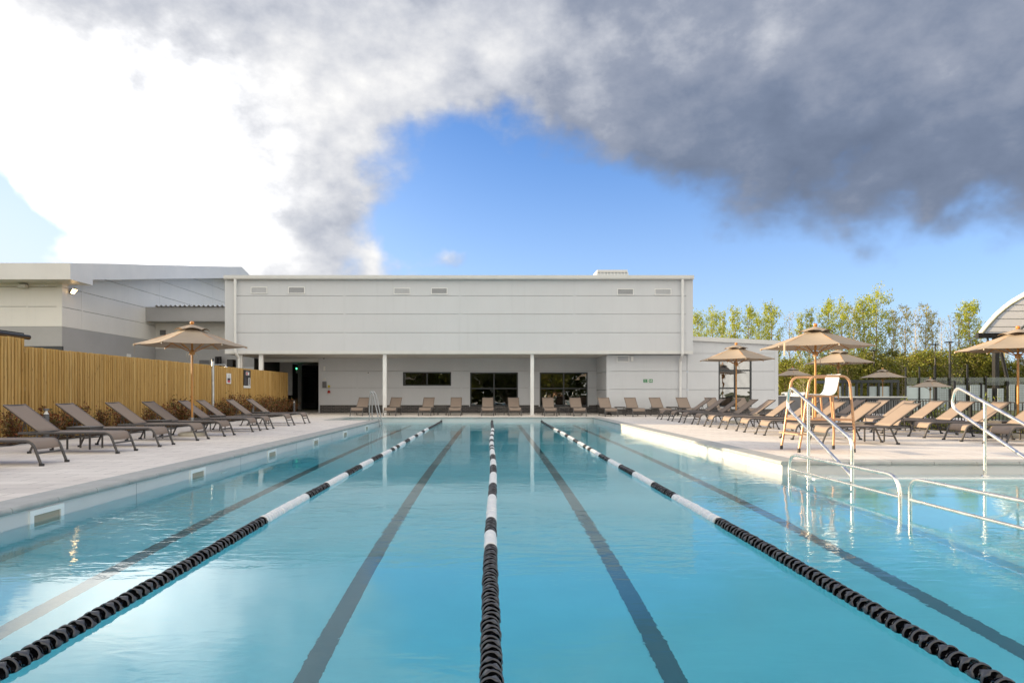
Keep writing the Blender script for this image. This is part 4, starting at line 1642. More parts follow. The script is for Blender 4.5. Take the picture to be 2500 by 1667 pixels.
# exercise machines seen through the windows
gm = None
for k, (x, lab) in enumerate(((-0.3, 'pale exercise bike seen through the first tall window'), (3.1, 'white exercise bike seen through the left pane of the window nearest the corner'),
                              (4.5, 'pale exercise bike at the right edge of the window nearest the corner'))):
    if gm is None:
        gm = thing('exercise_bike', lab, 'exercise bike', (x, 35.4, 0.016), 0.4, 'exercise bikes in the gym')
        b = MB()
        b.tube([(-0.5, 0, 0.05), (0.55, 0, 0.05)], 0.04, 8).tube([(-0.5, -0.25, 0.04), (-0.5, 0.25, 0.04)], 0.035, 8).tube([(0.55, -0.25, 0.04), (0.55, 0.25, 0.04)], 0.035, 8)
        b.tube(fillet([(0.5, 0, 0.05), (0.0, 0, 0.45), (-0.2, 0, 0.95)], 0.2), 0.04, 8).tube([(0.1, 0, 0.4), (0.62, 0, 1.1)], 0.035, 8)
        b.build('frame', M['white'], gm)
        b = MB()
        b.tube([(0.45, -0.03, 0.35), (0.45, 0.03, 0.35)], 0.25, 24)
        b.build('wheel', M['clad_grey'], gm)
        MB().cbox((-0.22, 0, 0.98), (0.28, 0.2, 0.07), 0, 0.04).build('saddle', M['black'], gm)
        b = MB()
        b.tube(fillet([(0.45, -0.22, 1.12), (0.66, -0.15, 1.10), (0.66, 0.15, 1.10), (0.45, 0.22, 1.12)], 0.08), 0.018, 8)
        b.build('handlebar', M['galv'], gm)
    else:
        copy_tree(gm, loc=(x, 35.4, 0.016), rz=0.4 + k, label=lab)

# wall fixtures
t = thing('camera_dome', 'small white dome camera under the overhang by the passage', 'security camera', (XU(791.5, RY_), RY_ - 0.06, 1 + (CY - 872) * RY_ / F))
MB().cbox((0, 0.03, 0.03), (0.18, 0.06, 0.16), 0, 0.02).build('housing', M['flash'], t)
MB().lathe([(0.02, -0.09), (0.05, -0.06), (0.06, 0.0)], 16, (0, -0.01, 0)).build('dome', M['black'], t)


def wallbox(name, lab, cat, px0, px1, py0, py1, y, m, depth=0.07):
    t_ = thing(name, lab, cat, (XU((px0 + px1) / 2, y), y - 0.002, 1 + (CY - (py0 + py1) / 2) * y / F))
    w_, h_ = (px1 - px0) * y / F, (py1 - py0) * y / F
    MB().box(-w_ / 2, w_ / 2, -depth, 0, -h_ / 2, h_ / 2).build('housing', m, t_)
    MB().box(-w_ / 2 + 0.01, w_ / 2 - 0.01, -depth - 0.012, -depth, -h_ / 2 + 0.012, h_ / 2 - 0.012).build('cover', m, t_)
    return t_


wallbox('wall_light', 'slim white wall light high on the recessed wall by the passage', 'wall light', 790.5, 794.5, 894, 905, RY_, M['white'])
wallbox('wall_light', 'upright white wall light beside the vent on the lower wall', 'wall light', 1540, 1545.8, 870, 881.5, LY_, M['white'])
wallbox('control_box', 'pale grey control box on the recessed wall above the dark box', 'box', 789, 796, 922, 929, RY_, M['flash'], 0.05)
wallbox('control_box', 'dark grey rounded control box on the recessed wall beside the red float', 'box', 788.5, 797.3, 931.5, 946.5, RY_, M['bollard'], 0.12)
t = thing('rescue_line', 'red rescue throw line hanging from a yellow disc on the recessed wall', 'rescue line', (XU(803.5, RY_), RY_ - 0.01, 1 + (CY - 943) * RY_ / F))
b = MB()
b.tube([(0, 0, 0.0), (0, -0.05, 0.0)], 0.06, 18)
b.build('disc', M['yellow'], t)
MB().tube([(0, -0.03, -0.05), (0.005, -0.035, -0.22)], 0.012, 6).build('strap', M['copper_board'], t)
b = MB()
b.lathe([(0.03, -0.40), (0.06, -0.38), (0.075, -0.30), (0.06, -0.23), (0.03, -0.21)], 16, (0.005, -0.06, 0))
b.build('bag', M['red'], t)
MB().lathe([(0.062, -0.39), (0.066, -0.36), (0.066, -0.35)], 16, (0.005, -0.06, 0)).build('band', M['sign_white'], t)
t = thing('wall_sensor', 'tiny grey sensor on the recessed wall left of the strip window', 'sensor', (XU(899.5, RY_), RY_ - 0.002, 1 + (CY - 910) * RY_ / F))
MB().box(-0.12, 0.10, -0.02, 0, -0.03, 0.03).build('plate', M['flash'], t)
b = MB()
b.tube([(0, -0.02, 0), (0, -0.06, 0)], 0.028, 12)
b.build('eye', M['bollard'], t)
t = thing('indicator_lamp', 'green indicator light glowing in the dark passage', 'light', (XU(724, 38.9), 38.9, 1 + (CY - 899.6) * 38.9 / F))
b = MB()
b.tube([(0, 0, 0), (0, -0.03, 0)], 0.03, 10)
b.build('lens', M['led'], t)
MB().box(-0.05, 0.05, 0, 0.05, -0.28, 0.06).build('housing', M['clad_grey'], t)


def text(body, size, m, parent, loc, rot=(R(90), 0, 0), name='lettering'):
    cu = bpy.data.curves.new(name, 'FONT')
    cu.body = body
    cu.size = size
    cu.extrude = 0.001
    cu.align_x = 'CENTER'
    cu.align_y = 'CENTER'
    cu.materials.append(m)
    tmp = bpy.data.objects.new(name + '_outline', cu)
    COL.objects.link(tmp)
    bpy.context.view_layer.update()
    me = bpy.data.meshes.new_from_object(tmp.evaluated_get(bpy.context.evaluated_depsgraph_get()))
    bpy.data.objects.remove(tmp)
    bpy.data.curves.remove(cu)
    o_ = bpy.data.objects.new(name, me)
    COL.objects.link(o_)
    o_.parent = parent
    o_.location = loc
    o_.rotation_euler = rot
    return o_


def exit_sign(lab, loc, w, h, lines, m_bg, m_fg):
    t_ = thing('exit_sign', lab, 'sign', loc)
    MB().box(-w / 2, w / 2, -0.008, 0, -h / 2, h / 2).build('panel', m_bg, t_)
    for k, s_ in enumerate(lines):
        text(s_, h * (0.62 if len(lines) == 1 else 0.42), m_fg, t_, (-w * 0.29, -0.011, (0 if len(lines) == 1 else (h * 0.21 - k * h * 0.42))))
    # pictogram: white square with running figure, and arrow
    b_ = MB()
    u = h * 0.5
    cx = w * 0.04
    b_.box(cx - u * 0.55, cx + u * 0.55, -0.010, -0.0085, -u * 0.9, u * 0.9)
    b_.build('pictogram_field', m_fg, t_)
    b_ = MB()
    b_.lathe([(0.001, -u * .13), (u * .13, -u * .05), (u * .13, u * .05), (0.001, u * .13)], 10, (cx + u * .12, -0.012, u * .62))
    b_.tube([(cx + u * .08, -0.012, u * .42), (cx - u * .02, -0.012, -u * .05)], u * 0.13, 6)
    b_.tube([(cx - u * .02, -0.012, -u * .05), (cx + u * .25, -0.012, -u * .3), (cx + u * .15, -0.012, -u * .72)], u * 0.08, 6)
    b_.tube([(cx - u * .02, -0.012, -u * .05), (cx - u * .22, -0.012, -u * .45), (cx - u * .42, -0.012, -u * .5)], u * 0.08, 6)
    b_.tube([(cx + u * .08, -0.012, u * .36), (cx + u * .32, -0.012, u * .12)], u * 0.06, 6)
    b_.tube([(cx + u * .06, -0.012, u * .36), (cx - u * .26, -0.012, u * .18)], u * 0.06, 6)
    b_.build('running_figure', m_bg, t_)
    b_ = MB()
    ax = w * 0.335
    b_.box(ax - u * .75, ax + u * .1, -0.0105, -0.0085, -u * .17, u * .17)
    b_.prism([(ax - u * .05, u * .75), (ax + u * .72, 0), (ax - u * .05, -u * .75), (ax - u * .38, -u * .75), (ax + u * .38, 0), (ax - u * .38, u * .75)], 'y', -0.0107, -0.0087)
    b_.build('arrow', m_fg, t_)
    return t_


exit_sign('green fire exit sign with arrow on the white lower wall', (XU(1582, LY_), LY_ - 0.002, 1 + (CY - 929.5) * LY_ / F), 0.43, 0.155, ['Fire', 'exit'], M['green_sign'], M['sign_white'])

# ------------------------------------------------------------------ low wing at the right
t = thing('low_wing', 'low pale clad wing with sloping roof and one tall grey-framed window', 'building', (0, 0, 0))
x0, x1 = 9.22, 13.36
zA, zB = 3.66, 3.45
win = (10.58, 12.13, 0.36, 2.80)
b = MB()


def zroof(x):
    return zA + (zB - zA) * (x - x0) / (x1 - x0)


clad(b, 'x', LY_, 0.10, [x0 - 0.1, x1], [0.29, 1.17, 2.02, 2.855], [win])
b.add([(x0 - 0.1, LY_, 2.866), (x1, LY_, 2.866), (x1, LY_, zB - 0.2), (x0 - 0.1, LY_, zA - 0.2)], [(0, 1, 2, 3)])
clad(b, 'y', x1, 0.10, [LY_ + 0.1, 41], [0.29, 1.17, 2.02, 2.855], flip=-1)
b.add([(x1, LY_, 2.866), (x1, 41, 2.866), (x1, 41, zB - 0.2), (x1, LY_, zB - 0.2)], [(0, 1, 2, 3)])
b.box(x1 - 0.16, x1 + 0.006, LY_ - 0.008, LY_ - 0.001, 0.29, zB - 0.2)
b.build('wall', M['clad'], t)
b = MB()
for a0, a1, c0, c1 in ((x0, 10.56, 0.29, 2.9), (12.15, x1 - 0.12, 0.29, 2.9), (10.56, 12.15, 2.82, 2.9)):
    b.box(a0, a1, LY_ + 0.101, LY_ + 0.13, c0, c1)
b.box(x1 - 0.13, x1 - 0.101, LY_ + 0.14, 41, 0.29, 2.9)
b.build('panel_backing', M['groove_dark'], t)
b = MB()
b.add([(x0 - 0.1, LY_ - 0.12, zA - 0.20), (x1 + 0.06, LY_ - 0.12, zB - 0.20), (x1 + 0.06, LY_ - 0.12, zB), (x0 - 0.1, LY_ - 0.12, zA),
       (x0 - 0.1, 41, zA - 0.20), (x1 + 0.06, 41, zB - 0.20), (x1 + 0.06, 41, zB), (x0 - 0.1, 41, zA)],
      [(0, 1, 2, 3), (7, 6, 5, 4), (3, 2, 6, 7), (1, 5, 6, 2), (0, 4, 5, 1), (0, 3, 7, 4)])
b.build('roof', M['flash'], t)
f = MB()
wx0, wx1, wz0, wz1 = win
w = 0.07
y0, y1 = LY_ + 0.02, LY_ + 0.09
f.box(wx0, wx1, y0, y1, wz1 - w, wz1).box(wx0, wx1, y0, y1, wz0, wz0 + w).box(wx0, wx0 + w, y0, y1, wz0 + w, wz1 - w).box(wx1 - w, wx1, y0, y1, wz0 + w, wz1 - w)
xm = XU(1794.5, LY_)
for zz in (1 + (CY - 904) * LY_ / F, 1 + (CY - 947.5) * LY_ / F):
    f.box(wx0 + w, wx1 - w, y0 + 0.003, y1 - 0.003, zz - 0.035, zz + 0.035)
f.box(xm - 0.03, xm + 0.03, y0, y1, wz0 + w, wz1 - w)
f.build('window', M['dkframe'], t)
MB().box(wx0 + w, wx1 - w, LY_ + 0.05, LY_ + 0.06, wz0 + w, wz1 - w).build('pane', M['glass_bright'], t)
MB().box(wx0 - 0.2, wx1 + 0.2, 31.6, 31.7, 0.0, 2.9).build('blind', M['clad_grey'], t)
MB().box(9.12, x1 - 0.02, LY_ + 0.03, LY_ + 0.2, 0, 0.27).box(x1 - 0.20, x1 - 0.02, LY_ + 0.2, 41, 0, 0.27).build('plinth', M['brick'], t)
MB().box(9.12, x1 + 0.02, LY_ - 0.03, LY_ + 0.1, 0.271, 0.289).build('base_flashing', M['flash'], t)

# ------------------------------------------------------------------ sports hall at the left
t = thing('sports_hall', 'big cream and grey clad hall with deep grey roof fascia behind the fence', 'building', (0, 0, 0))
HX, HY = -18.5, 28.2
b = MB()
zz = [3.88, 4.73, 5.58, 6.5]
clad(b, 'x', HY, 0.10, [-25, HX], zz, gap=0.02)


def gable(y_):
    return 6.35 + (y_ - HY) * 0.186 - 0.28


yl = 48.0
for z0 in (3.88, 4.73, 5.58, 6.43, 7.28, 8.13, 8.98):
    z1 = z0 + 0.85 - 0.02
    z0 += 0.0
    if gable(HY + 0.1) >= z1:
        pl = [(HY + 0.1, z0), (yl, z0), (yl, z1), (HY + 0.1, z1)]
    else:
        ya_ = max(HY + 0.1, HY + (z0 + 0.28 - 6.35) / 0.186)
        yb_ = min(yl, HY + (z1 + 0.28 - 6.35) / 0.186)
        if ya_ >= yl:
            continue
        pl = [(ya_, z0), (yl, z0), (yl, min(z1, gable(yl))), (yb_, min(z1, gable(yb_)))] + ([(HY + 0.1, gable(HY + 0.1))] if ya_ == HY + 0.1 else [])
    b.prism(pl, 'x', HX - 0.1, HX)
b.box(HX - 0.22, HX + 0.004, HY - 0.006, HY - 0.001, 3.88, 6.3)
b.box(HX - 1.55, HX - 1.45, HY - 0.006, HY - 0.001, 3.88, 6.4)
for y_ in (29.6, 36.5, 43.5):
    b.box(HX + 0.001, HX + 0.005, y_ - 0.05, y_ + 0.05, 3.88, gable(y_) - 0.05)
b.build('wall', M['clad_cream'], t)
b = MB()
b.box(-25, HX, HY, HY + 0.1, 3.03, 3.872).box(HX - 0.1, HX, HY + 0.1, 52, 2.83, 3.872)
b.build('grey_band', M['clad_grey'], t)
MB().box(-25, HX, HY, HY + 0.1, -0.3, 3.022).build('dark_base', M['dkframe'], t)
MB().box(HX - 0.1, HX, HY + 0.1, 52, -0.3, 2.822).build('pale_base', M['clad'], t)
b = MB()
b.box(-25, HX - 0.101, HY + 0.101, 52, -0.3, 5.89)
b.prism([(HY + 0.3, 5.9), (47.9, 5.9), (47.9, gable(47.9) - 0.1), (HY + 0.3, gable(HY + 0.3) - 0.1)], 'x', -25, HX - 0.101)
b.build('core', M['groove'], t)
# eaves: deep fascia box across the front, shallower verge up the gable
DF = 27.2
EX = (172 - CX) * DF / F
ez0 = 1 + (CY - 682) * DF / F
ez1 = 1 + (CY - 641) * DF / F
b = MB()
b.box(-25, EX, DF, DF + 1.53, ez0, ez1 - 0.02)
for x_ in (EX - 1.0, EX - 4, EX - 7):
    b.box(x_ - 0.01, x_ + 0.01, DF - 0.004, DF - 0.001, ez0, ez1 - 0.03)
b.build('eaves_box', M['fascia'], t)


def vp(px, py):
    """point of the verge plane x = EX seen at pixel px, py"""
    d_ = EX * F / (px - CX)
    return (d_, CAMH + (CY - py) * d_ / F)


tp = [vp(172, 641), vp(284, 644), vp(358, 646.5), vp(421, 648.5), vp(523, 651), vp(590, 651)]
bt = [vp(227.2, 683), vp(284, 683), vp(358, 681.5), vp(421, 680.5), vp(523, 679.5), vp(585, 679)]
b = MB()
poly = [(DF, ez1 - 0.02)] + tp + [(tp[-1][0] + 6, tp[-1][1] - 2.0), (tp[-1][0] + 6, tp[-1][1] - 3.0)] + bt[::-1] + [(DF + 1.532, ez1 - 0.6)]
poly = [(DF + 0.002, ez1 - 0.021)] + tp[1:] + [(tp[-1][0] + 7, tp[-1][1] - 1.4), (tp[-1][0] + 7, tp[-1][1] - 2.2)] + bt[::-1] + [(DF + 1.534, ez1 - 0.5), (DF + 1.534, ez1 - 0.022)]
b.prism(poly, 'x', EX - 0.30, EX - 0.001)
b.build('verge_fascia', M['fascia'], t)
b = MB()
b.prism([(DF + 0.01, ez1 - 0.015), (tp[-1][0], tp[-1][1] - 0.02), (tp[-1][0] + 7, tp[-1][1] - 1.42), (tp[-1][0] + 7, tp[-1][1] - 1.6), (tp[-1][0], tp[-1][1] - 0.25), (DF + 0.01, ez1 - 0.2)], 'x', -25, EX - 0.302)
b.build('roof', M['clad_grey'], t)
# canopy block against the gable, running behind the main building
CY_ = 35.6
b = MB()
cz1 = 1 + (CY - 753) * CY_ / F
cz0 = 1 + (CY - 787) * CY_ / F
cx0 = (350 - CX) * CY_ / F
b.box(cx0, XA - 0.2, CY_ - 0.6, CY_ + 1, cz0, cz1)
b.build('canopy_fascia', M['clad_grey'], t)
b = MB()
n = 90
xs0, xs1 = cx0 + 1.0, XA - 0.2
pf = []
for k in range(n + 1):
    x_ = xs0 + (xs1 - xs0) * k / n
    pf.append((x_, cz1 + 0.02 + (0.07 if k % 4 in (1, 2) else 0)))
pl = pf + [(p[0], p[1] - 0.015) for p in pf[::-1]]
b.prism(pl, 'y', CY_ - 0.75, CY_ + 6)
b.build('corrugated_roof', M['clad'], t)
b = MB()
b.box(HX + 0.01, XA - 0.12, CY_ + 0.4, CY_ + 0.5, 3.45, cz0)
b.build('rear_wall', M['clad_cream'], t)
b = MB()
b.box(HX + 0.01, XA - 0.12, CY_ + 0.4, CY_ + 0.5, 2.45, 3.445)
b.build('rear_grey_band', M['clad_grey'], t)
MB().box(HX + 0.01, XA - 0.12, CY_ + 0.4, CY_ + 0.5, -0.3, 2.445).build('rear_base', M['clad'], t)
for px0, px1, py0, py1 in ((391, 405, 806, 818), (487, 512, 879, 888)):
    MB().box((px0 - CX) * 36 / F, (px1 - CX) * 36 / F, 35.97, 35.995, 1 + (CY - py1) * 36 / F, 1 + (CY - py0) * 36 / F).build('window', M['slate'], t)
b = MB()
b.tube([((524 - CX) * 35.5 / F, 35.8, 0.0), ((524 - CX) * 35.5 / F, 35.8, 3.0)], 0.10, 10).tube([((533 - CX) * 35.5 / F, 35.7, 0.0), ((533 - CX) * 35.5 / F, 35.7, 3.0)], 0.09, 10)
b.build('flue_pipe', M['black'], t)
MB().box(HX + 0.001, HX + 0.03, 33.2, 33.55, 2.75, 3.0).build('vent', M['white'], t)
MB().box(XU(556, 31), XU(570, 31), 30.9, 31.3, -0.05, 2.6).build('service_riser', M['black'], t)

t = thing('flood_light', 'lit floodlight glowing warm under the grey eaves of the hall', 'floodlight', (HX + 0.05, 28.75, 5.52))
MB().tube([(-0.06, 0, -0.05), (0.10, 0, -0.05)], 0.03, 8).build('bracket', M['bollard'], t)
b = MB()
b.add([(-.02, -0.16, -0.16), (.22, -0.16, 0.12), (.30, -0.16, 0.05), (.06, -0.16, -0.23), (-.02, 0.16, -0.16), (.22, 0.16, 0.12), (.30, 0.16, 0.05), (.06, 0.16, -0.23)],
      [(0, 1, 2, 3), (7, 6, 5, 4), (0, 4, 5, 1), (1, 5, 6, 2), (3, 2, 6, 7), (0, 3, 7, 4)])
b.v = [(p[0] * 0.72, p[1] * 0.72, p[2] * 0.72) for p in b.v]
b.build('housing', M['bollard'], t)
b = MB()
b.add([(.075, -0.14, -0.222), (.295, -0.165, 0.038), (.295, 0.14, 0.038), (.075, 0.14, -0.222)], [(0, 1, 2, 3)])
b.add([(.04, -0.1635, -0.18), (.20, -0.1635, 0.08), (.27, -0.1635, 0.03), (.09, -0.1635, -0.20)], [(0, 1, 2, 3)])
b.v = [(p[0] * 0.72, p[1] * 0.72, p[2] * 0.72) for p in b.v]
b.build('lens', M['lamp_on'], t)
t = thing('speaker_box', 'small white box on brackets under the hall eaves', 'speaker', ((57 - CX) * 28.1 / F, 28.05, 1 + (CY - 699) * 28.1 / F))
MB().cbox((0, 0, 0), (0.34, 0.2, 0.14), 0, 0.03).build('housing', M['flash'], t)
MB().box(-0.15, 0.15, 0.0, 0.14, 0.07, 0.11).build('bracket', M['bollard'], t)
t = thing('security_camera', 'white bullet camera under the hall eaves beside the small box', 'security camera', ((110 - CX) * 28.1 / F, 27.95, 1 + (CY - 698.5) * 28.1 / F))
b = MB()
b.tube([(-0.13, -0.05, -0.02), (0.08, 0.0, 0.0)], 0.045, 10)
b.build('housing', M['flash'], t)
b = MB()
b.tube([(0.05, 0.02, 0), (0.13, 0.14, 0.04)], 0.025, 8)
b.build('bracket', M['white'], t)
# dark roofed shed just behind the fence
t = thing('shed', 'dark shed whose black roof edge shows above the tall fence section', 'shed', (0, 0, 0))
MB().box(-17, -11.5, 10, 15.6, -0.3, 2.35).build('wall', M['slate'], t)
b = MB()
b.prism([(9.9, 2.38), (9.9, 2.52), (15.9, 2.46), (15.9, 2.34)], 'x', -17.2, -11.35)
b.build('roof', M['black'], t)
b = MB()
b.tube([(-11.27, 9.9, 2.40), (-11.27, 15.95, 2.36)], 0.06, 10)
b.build('gutter', M['black'], t)

# ================================================================== pool furniture
# lifeguard chair
t = thing('lifeguard_chair', 'tall copper-framed lifeguard chair with white seat on the pool deck', 'lifeguard chair', (5.66, 11.42, 0))
for s in (-1, 1):
    y = s * 0.335
    b = MB()
    b.tube(fillet([(-0.465, y, 0.06), (-0.42, y, 0.30), (-0.285, y, 1.29), (0.385, y, 1.29), (0.475, y, 0.30), (0.465, y, 0.06)], [0.3, 0.16, 0.16, 0.3], 8), 0.021, 12)
    b.build('side_frame', M['copper'], t)
    for x in (-0.466, 0.465):
        MB().tube([(x, y, 0.0), (x, y, 0.07)], [0.026, 0.025], 12).build('foot_cap', M['rubber'], t)
b = MB()
b.tube([(-0.385, -0.335, 0.55), (-0.385, 0.335, 0.55)], 0.018, 10)
b.build('cross_bar', M['copper'], t)
b = MB()
b.tube([(0.435, -0.335, 0.55), (0.435, 0.335, 0.55)], 0.018, 10)
b.build('cross_bar', M['copper'], t)
b = MB()
b.tube([(-0.385, -0.335, 0.555), (0.435, -0.335, 0.555)], 0.018, 10)
b.build('cross_bar', M['copper'], t)
b = MB()
b.tube([(-0.385, 0.335, 0.555), (0.435, 0.335, 0.555)], 0.018, 10)
b.build('cross_bar', M['copper'], t)
b = MB()
b.box(-0.36, 0.41, -0.315, -0.02, 0.548, 0.57).box(-0.36, 0.41, 0.02, 0.315, 0.548, 0.57)
b.build('footrest', M['copper_board'], t)
MB().box(-0.50, -0.30, -0.36, 0.36, 0.292, 0.316).build('step', M['copper_board'], t)
for x, y in ((-0.16, -0.2), (-0.16, 0.2), (0.20, -0.2), (0.20, 0.2)):
    MB().tube([(x, y, 0.57), (x - (0.0 if x < 0 else 0.03), y, 0.945)], 0.019, 10).build('seat_post', M['copper'], t)
b = MB()
b.tube([(-0.26, -0.2, 0.952), (0.24, -0.2, 0.952)], 0.014, 8).tube([(-0.26, 0.2, 0.952), (0.24, 0.2, 0.952)], 0.014, 8)
b.tube([(-0.2, -0.24, 0.95), (-0.2, 0.24, 0.95)], 0.012, 8).tube([(0.2, -0.24, 0.95), (0.2, 0.24, 0.95)], 0.012, 8)
b.build('seat_frame', M['copper'], t)
b = MB()
pr = fillet([(-0.36, 0, 0.955), (-0.33, 0, 1.0), (-0.05, 0, 0.985), (0.20, 0, 0.965), (0.275, 0, 1.31), (0.295, 0, 1.335)], [0.05, 0.2, 0.16, 0.02], 6)
b.sheet([(p.x, p.z) for p in pr], -0.225, 0.225, 0.014, 10, 0.010)
b.build('seat', M['shell'], t)

# stainless step rails
RL = ['taller stainless step rail with looped end, in front of the lifeguard chair', 'taller stainless step rail with looped end, cut by the photo edge']
rail0 = None
for i, x in enumerate((4.54, 7.07)):
    if rail0 is None:
        rail0 = thing('step_rail', RL[i], 'handrail', (x, 0, 0), 0, 'looped step rails')
        b = MB()
        b.tube(fillet([(0, 8.26, -1.09), (0, 8.26, 0.41), (0, 9.99, 1.11), (0, 10.09, 0.79), (0, 8.26, -0.05)], [0.16, 0.13, 0.16], 8), 0.0225, 14)
        b.build('rail', M['steel'], rail0)
        b = MB()
        b.tube([(0, 9.4, -0.18), (0, 9.4, 0.865)], 0.0225, 14)
        b.build('post', M['steel'], rail0)
        MB().lathe([(0.06, -0.184), (0.06, -0.172), (0.03, -0.165)], 18, (0, 9.4, 0)).build('flange', M['steel'], rail0)
    else:
        copy_tree(rail0, loc=(x, 0, 0), label=RL[i])
LL = ['low two-bar stainless barrier standing in the water beside the taller rail', 'low two-bar stainless barrier standing in the water, running out of the photo']
lr = None
for i, (ya, yb) in enumerate(((9.22, 6.72), (6.56, 3.9))):
    t = thing('pool_barrier', LL[i], 'handrail', (4.185, 0, 0), 0, 'low barriers beside the steps')
    b = MB()
    b.tube(fillet([(0, ya, -1.33), (0, ya, 0.15), (0, yb, 0.15), (0, yb, -1.33)], 0.22 if i == 0 else 0.16, 8), 0.02, 14)
    b.build('top_rail', M['steel'], t)
    b = MB()
    b.tube([(0, ya, -0.065), (0, yb, -0.065)], 0.017, 12)
    b.build('lower_bar', M['steel'], t)
# ladder at the far end
t = thing('pool_ladder', 'steel pool ladder with arched rails at the far left corner of the pool', 'ladder', (XL, 23.9, 0))
for s in (-1, 1):
    y = s * 0.27
    b = MB()
    b.tube(fillet([(-0.24, y, 0.0), (-0.24, y, 0.70), (-0.20, y, 1.10), (-0.10, y, 0.96), (0.11, y, 0.0), (0.14, y, -0.14), (0.06, y, -0.30), (0.06, y, -1.2)], [0.3, 0.10, 0.08, 0.1, 0.1, 0.1], 6), 0.021, 12)
    b.build('side_rail', M['steel_shaded'], t)
    MB().lathe([(0.05, 0.008), (0.05, 0.018), (0.025, 0.025)], 14, (-0.24, y, 0)).build('flange', M['steel_shaded'], t)
for z in (-0.35, -0.62, -0.89):
    MB().box(0.03, 0.11, -0.26, 0.26, z - 0.012, z + 0.012).build('tread', M['steel_shaded'], t)

# small deck details: pool lights set in the walls
pl0 = None
for i, (x, y, rz, lab) in enumerate(((XL + 0.012, 10.2, 0, 'round underwater light in the pool wall beside the second skimmer'), (XL + 0.012, 17.2, 0, 'round underwater light in the pool wall between far skimmers'))):
    if pl0 is None:
        pl0 = thing('pool_light', lab, 'pool light', (x, y, -0.55), 0, 'underwater lights')
        b = MB()
        b.tube([(-0.01, 0, 0), (0.012, 0, 0)], 0.11, 20)
        b.build('rim', M['steel'], pl0)
        b = MB()
        b.tube([(0.0125, 0, 0), (0.018, 0, 0)], 0.085, 20)
        b.build('lens', M['shell'], pl0)
    else:
        copy_tree(pl0, loc=(x, y, -0.55), label=lab)

# ================================================================== beyond the deck on the right
t = thing('slatted_wall', 'low dark grey board wall with pale coping beside the low wing', 'wall', (0, 0, 0))
wy = 30.9
x1_ = (2036 - CX) * wy / F
b = MB()
for k in range(7):
    b.box(13.45, x1_, wy, wy + 0.04, -0.02 + k * 0.125, -0.02 + k * 0.125 + 0.117)
b.box(13.45, x1_ + 0.05, wy + 0.045, wy + 0.2, -0.3, 0.86)
b.box(13.42, 13.52, wy - 0.02, wy + 0.04, -0.02, 0.855)
b.build('boards', M['slate'], t)
MB().box(13.4, x1_ + 0.12, wy - 0.06, wy + 0.28, 0.861, 0.905).build('coping', M['flash'], t)
t = thing('counter_wall', 'long low brown wall with pale top beyond the railing', 'wall', (0, 0, 0))
wy2 = 33.0
MB().box(x1_ + 0.3, (2212 - CX) * wy2 / F, wy2, wy2 + 0.2, -0.35, 0.78).build('panel', M['slate'], t)
MB().box(x1_ + 0.25, (2213 - CX) * wy2 / F, wy2 - 0.08, wy2 + 0.3, 0.785, 0.85).build('top', M['flash'], t)

# railing
t = thing('railing', 'black vertical bar railing behind the back row of loungers', 'fence', (12.15, 0, 0))
b = MB()
yy = 5.0
while yy < 23.6:
    b.box(-0.007, 0.007, yy - 0.007, yy + 0.007, 0.06, 0.775)
    yy += 0.115
b.build('bars', M['black'], t)
b = MB()
b.box(-0.022, 0.022, 5, 23.6, 0.776, 0.80).box(-0.018, 0.018, 5, 23.6, 0.035, 0.059)
b.build('rail', M['black'], t)
for k in range(9):
    MB().box(-0.025, 0.025, 5 + k * 2.32, 5.05 + k * 2.32, -0.03, 0.775).build('post', M['black'], t)
t = thing('railing', 'black vertical bar railing running across to the slatted wall', 'fence', (12.15, 23.65, 0))
b = MB()
for k in range(34):
    b.box(0.05 + k * 0.115, 0.064 + k * 0.115, -0.007, 0.007, 0.06, 0.775)
b.build('bars', M['black'], t)
b = MB()
b.box(0, 4.0, -0.022, 0.022, 0.776, 0.80).box(0, 4.0, -0.018, 0.018, 0.035, 0.059)
b.build('rail', M['black'], t)

# young plants in the bed by the railing
pm = []
for k, (h, r) in enumerate(((0.95, 0.16), (0.6, 0.28))):
    pm.append(shrub_parts(90 + k, h, r, 9, 260, 0.085))
first = {}
rr = random.Random(21)
for i, (px, d, k) in enumerate(((2262, 16.4, 0), (2284, 15.6, 1), (2346, 15.0, 0), (2360, 14.6, 0), (2418, 14.0, 1), (2428, 13.6, 0), (2452, 13.2, 0), (2470, 12.8, 1), (2104, 19.8, 0), (2180, 18.2, 1), (2480, 12.3, 0))):
    x = max(12.45, (px - CX) * d / F)
    lab = f'fresh green young plant behind the black railing, {ORD[i]} of the bed'
    lab = ['slim fresh green plant behind the railing below the court gate', 'low fresh green plant behind the railing beside the court gate', 'tall yellow-green plant behind the railing under the step rail loop',
           'yellow-green plant close beside the tallest one under the step rail loop', 'low green plant behind the railing right of the step rail post', 'slim green plant behind the railing right of the step rail post',
           'slim yellow-green plant near the umbrella pole at the photo edge', 'low yellow-green plant near the umbrella pole at the photo edge', 'slim green plant before the brown counter wall',
           'low green plant before the brown counter wall', 'slim green plant behind the umbrella pole at the photo edge'][i]
    s = rr.uniform(0.85, 1.15)
    if k not in first:
        t = thing('young_plant', lab, 'plant', (x, d, -0.03), rr.uniform(0, 6), 'young plants behind the railing')
        pm[k][0].build('stems', M['bark'], t)
        pm[k][1].build('foliage', M['leaf_lime'], t)
        first[k] = t
    else:
        copy_tree(first[k], loc=(x, d, -0.03), rz=rr.uniform(0, 6), label=lab, scale=(s, s, s))
b = MB()
rr = random.Random(77)
for k in range(5200):
    x, y = rr.uniform(12.1, 14.5), rr.uniform(8, 23)
    leaf_quads(b, (x, y, -0.03 + rr.random() * 0.16), 0.07, rr, 0.5)
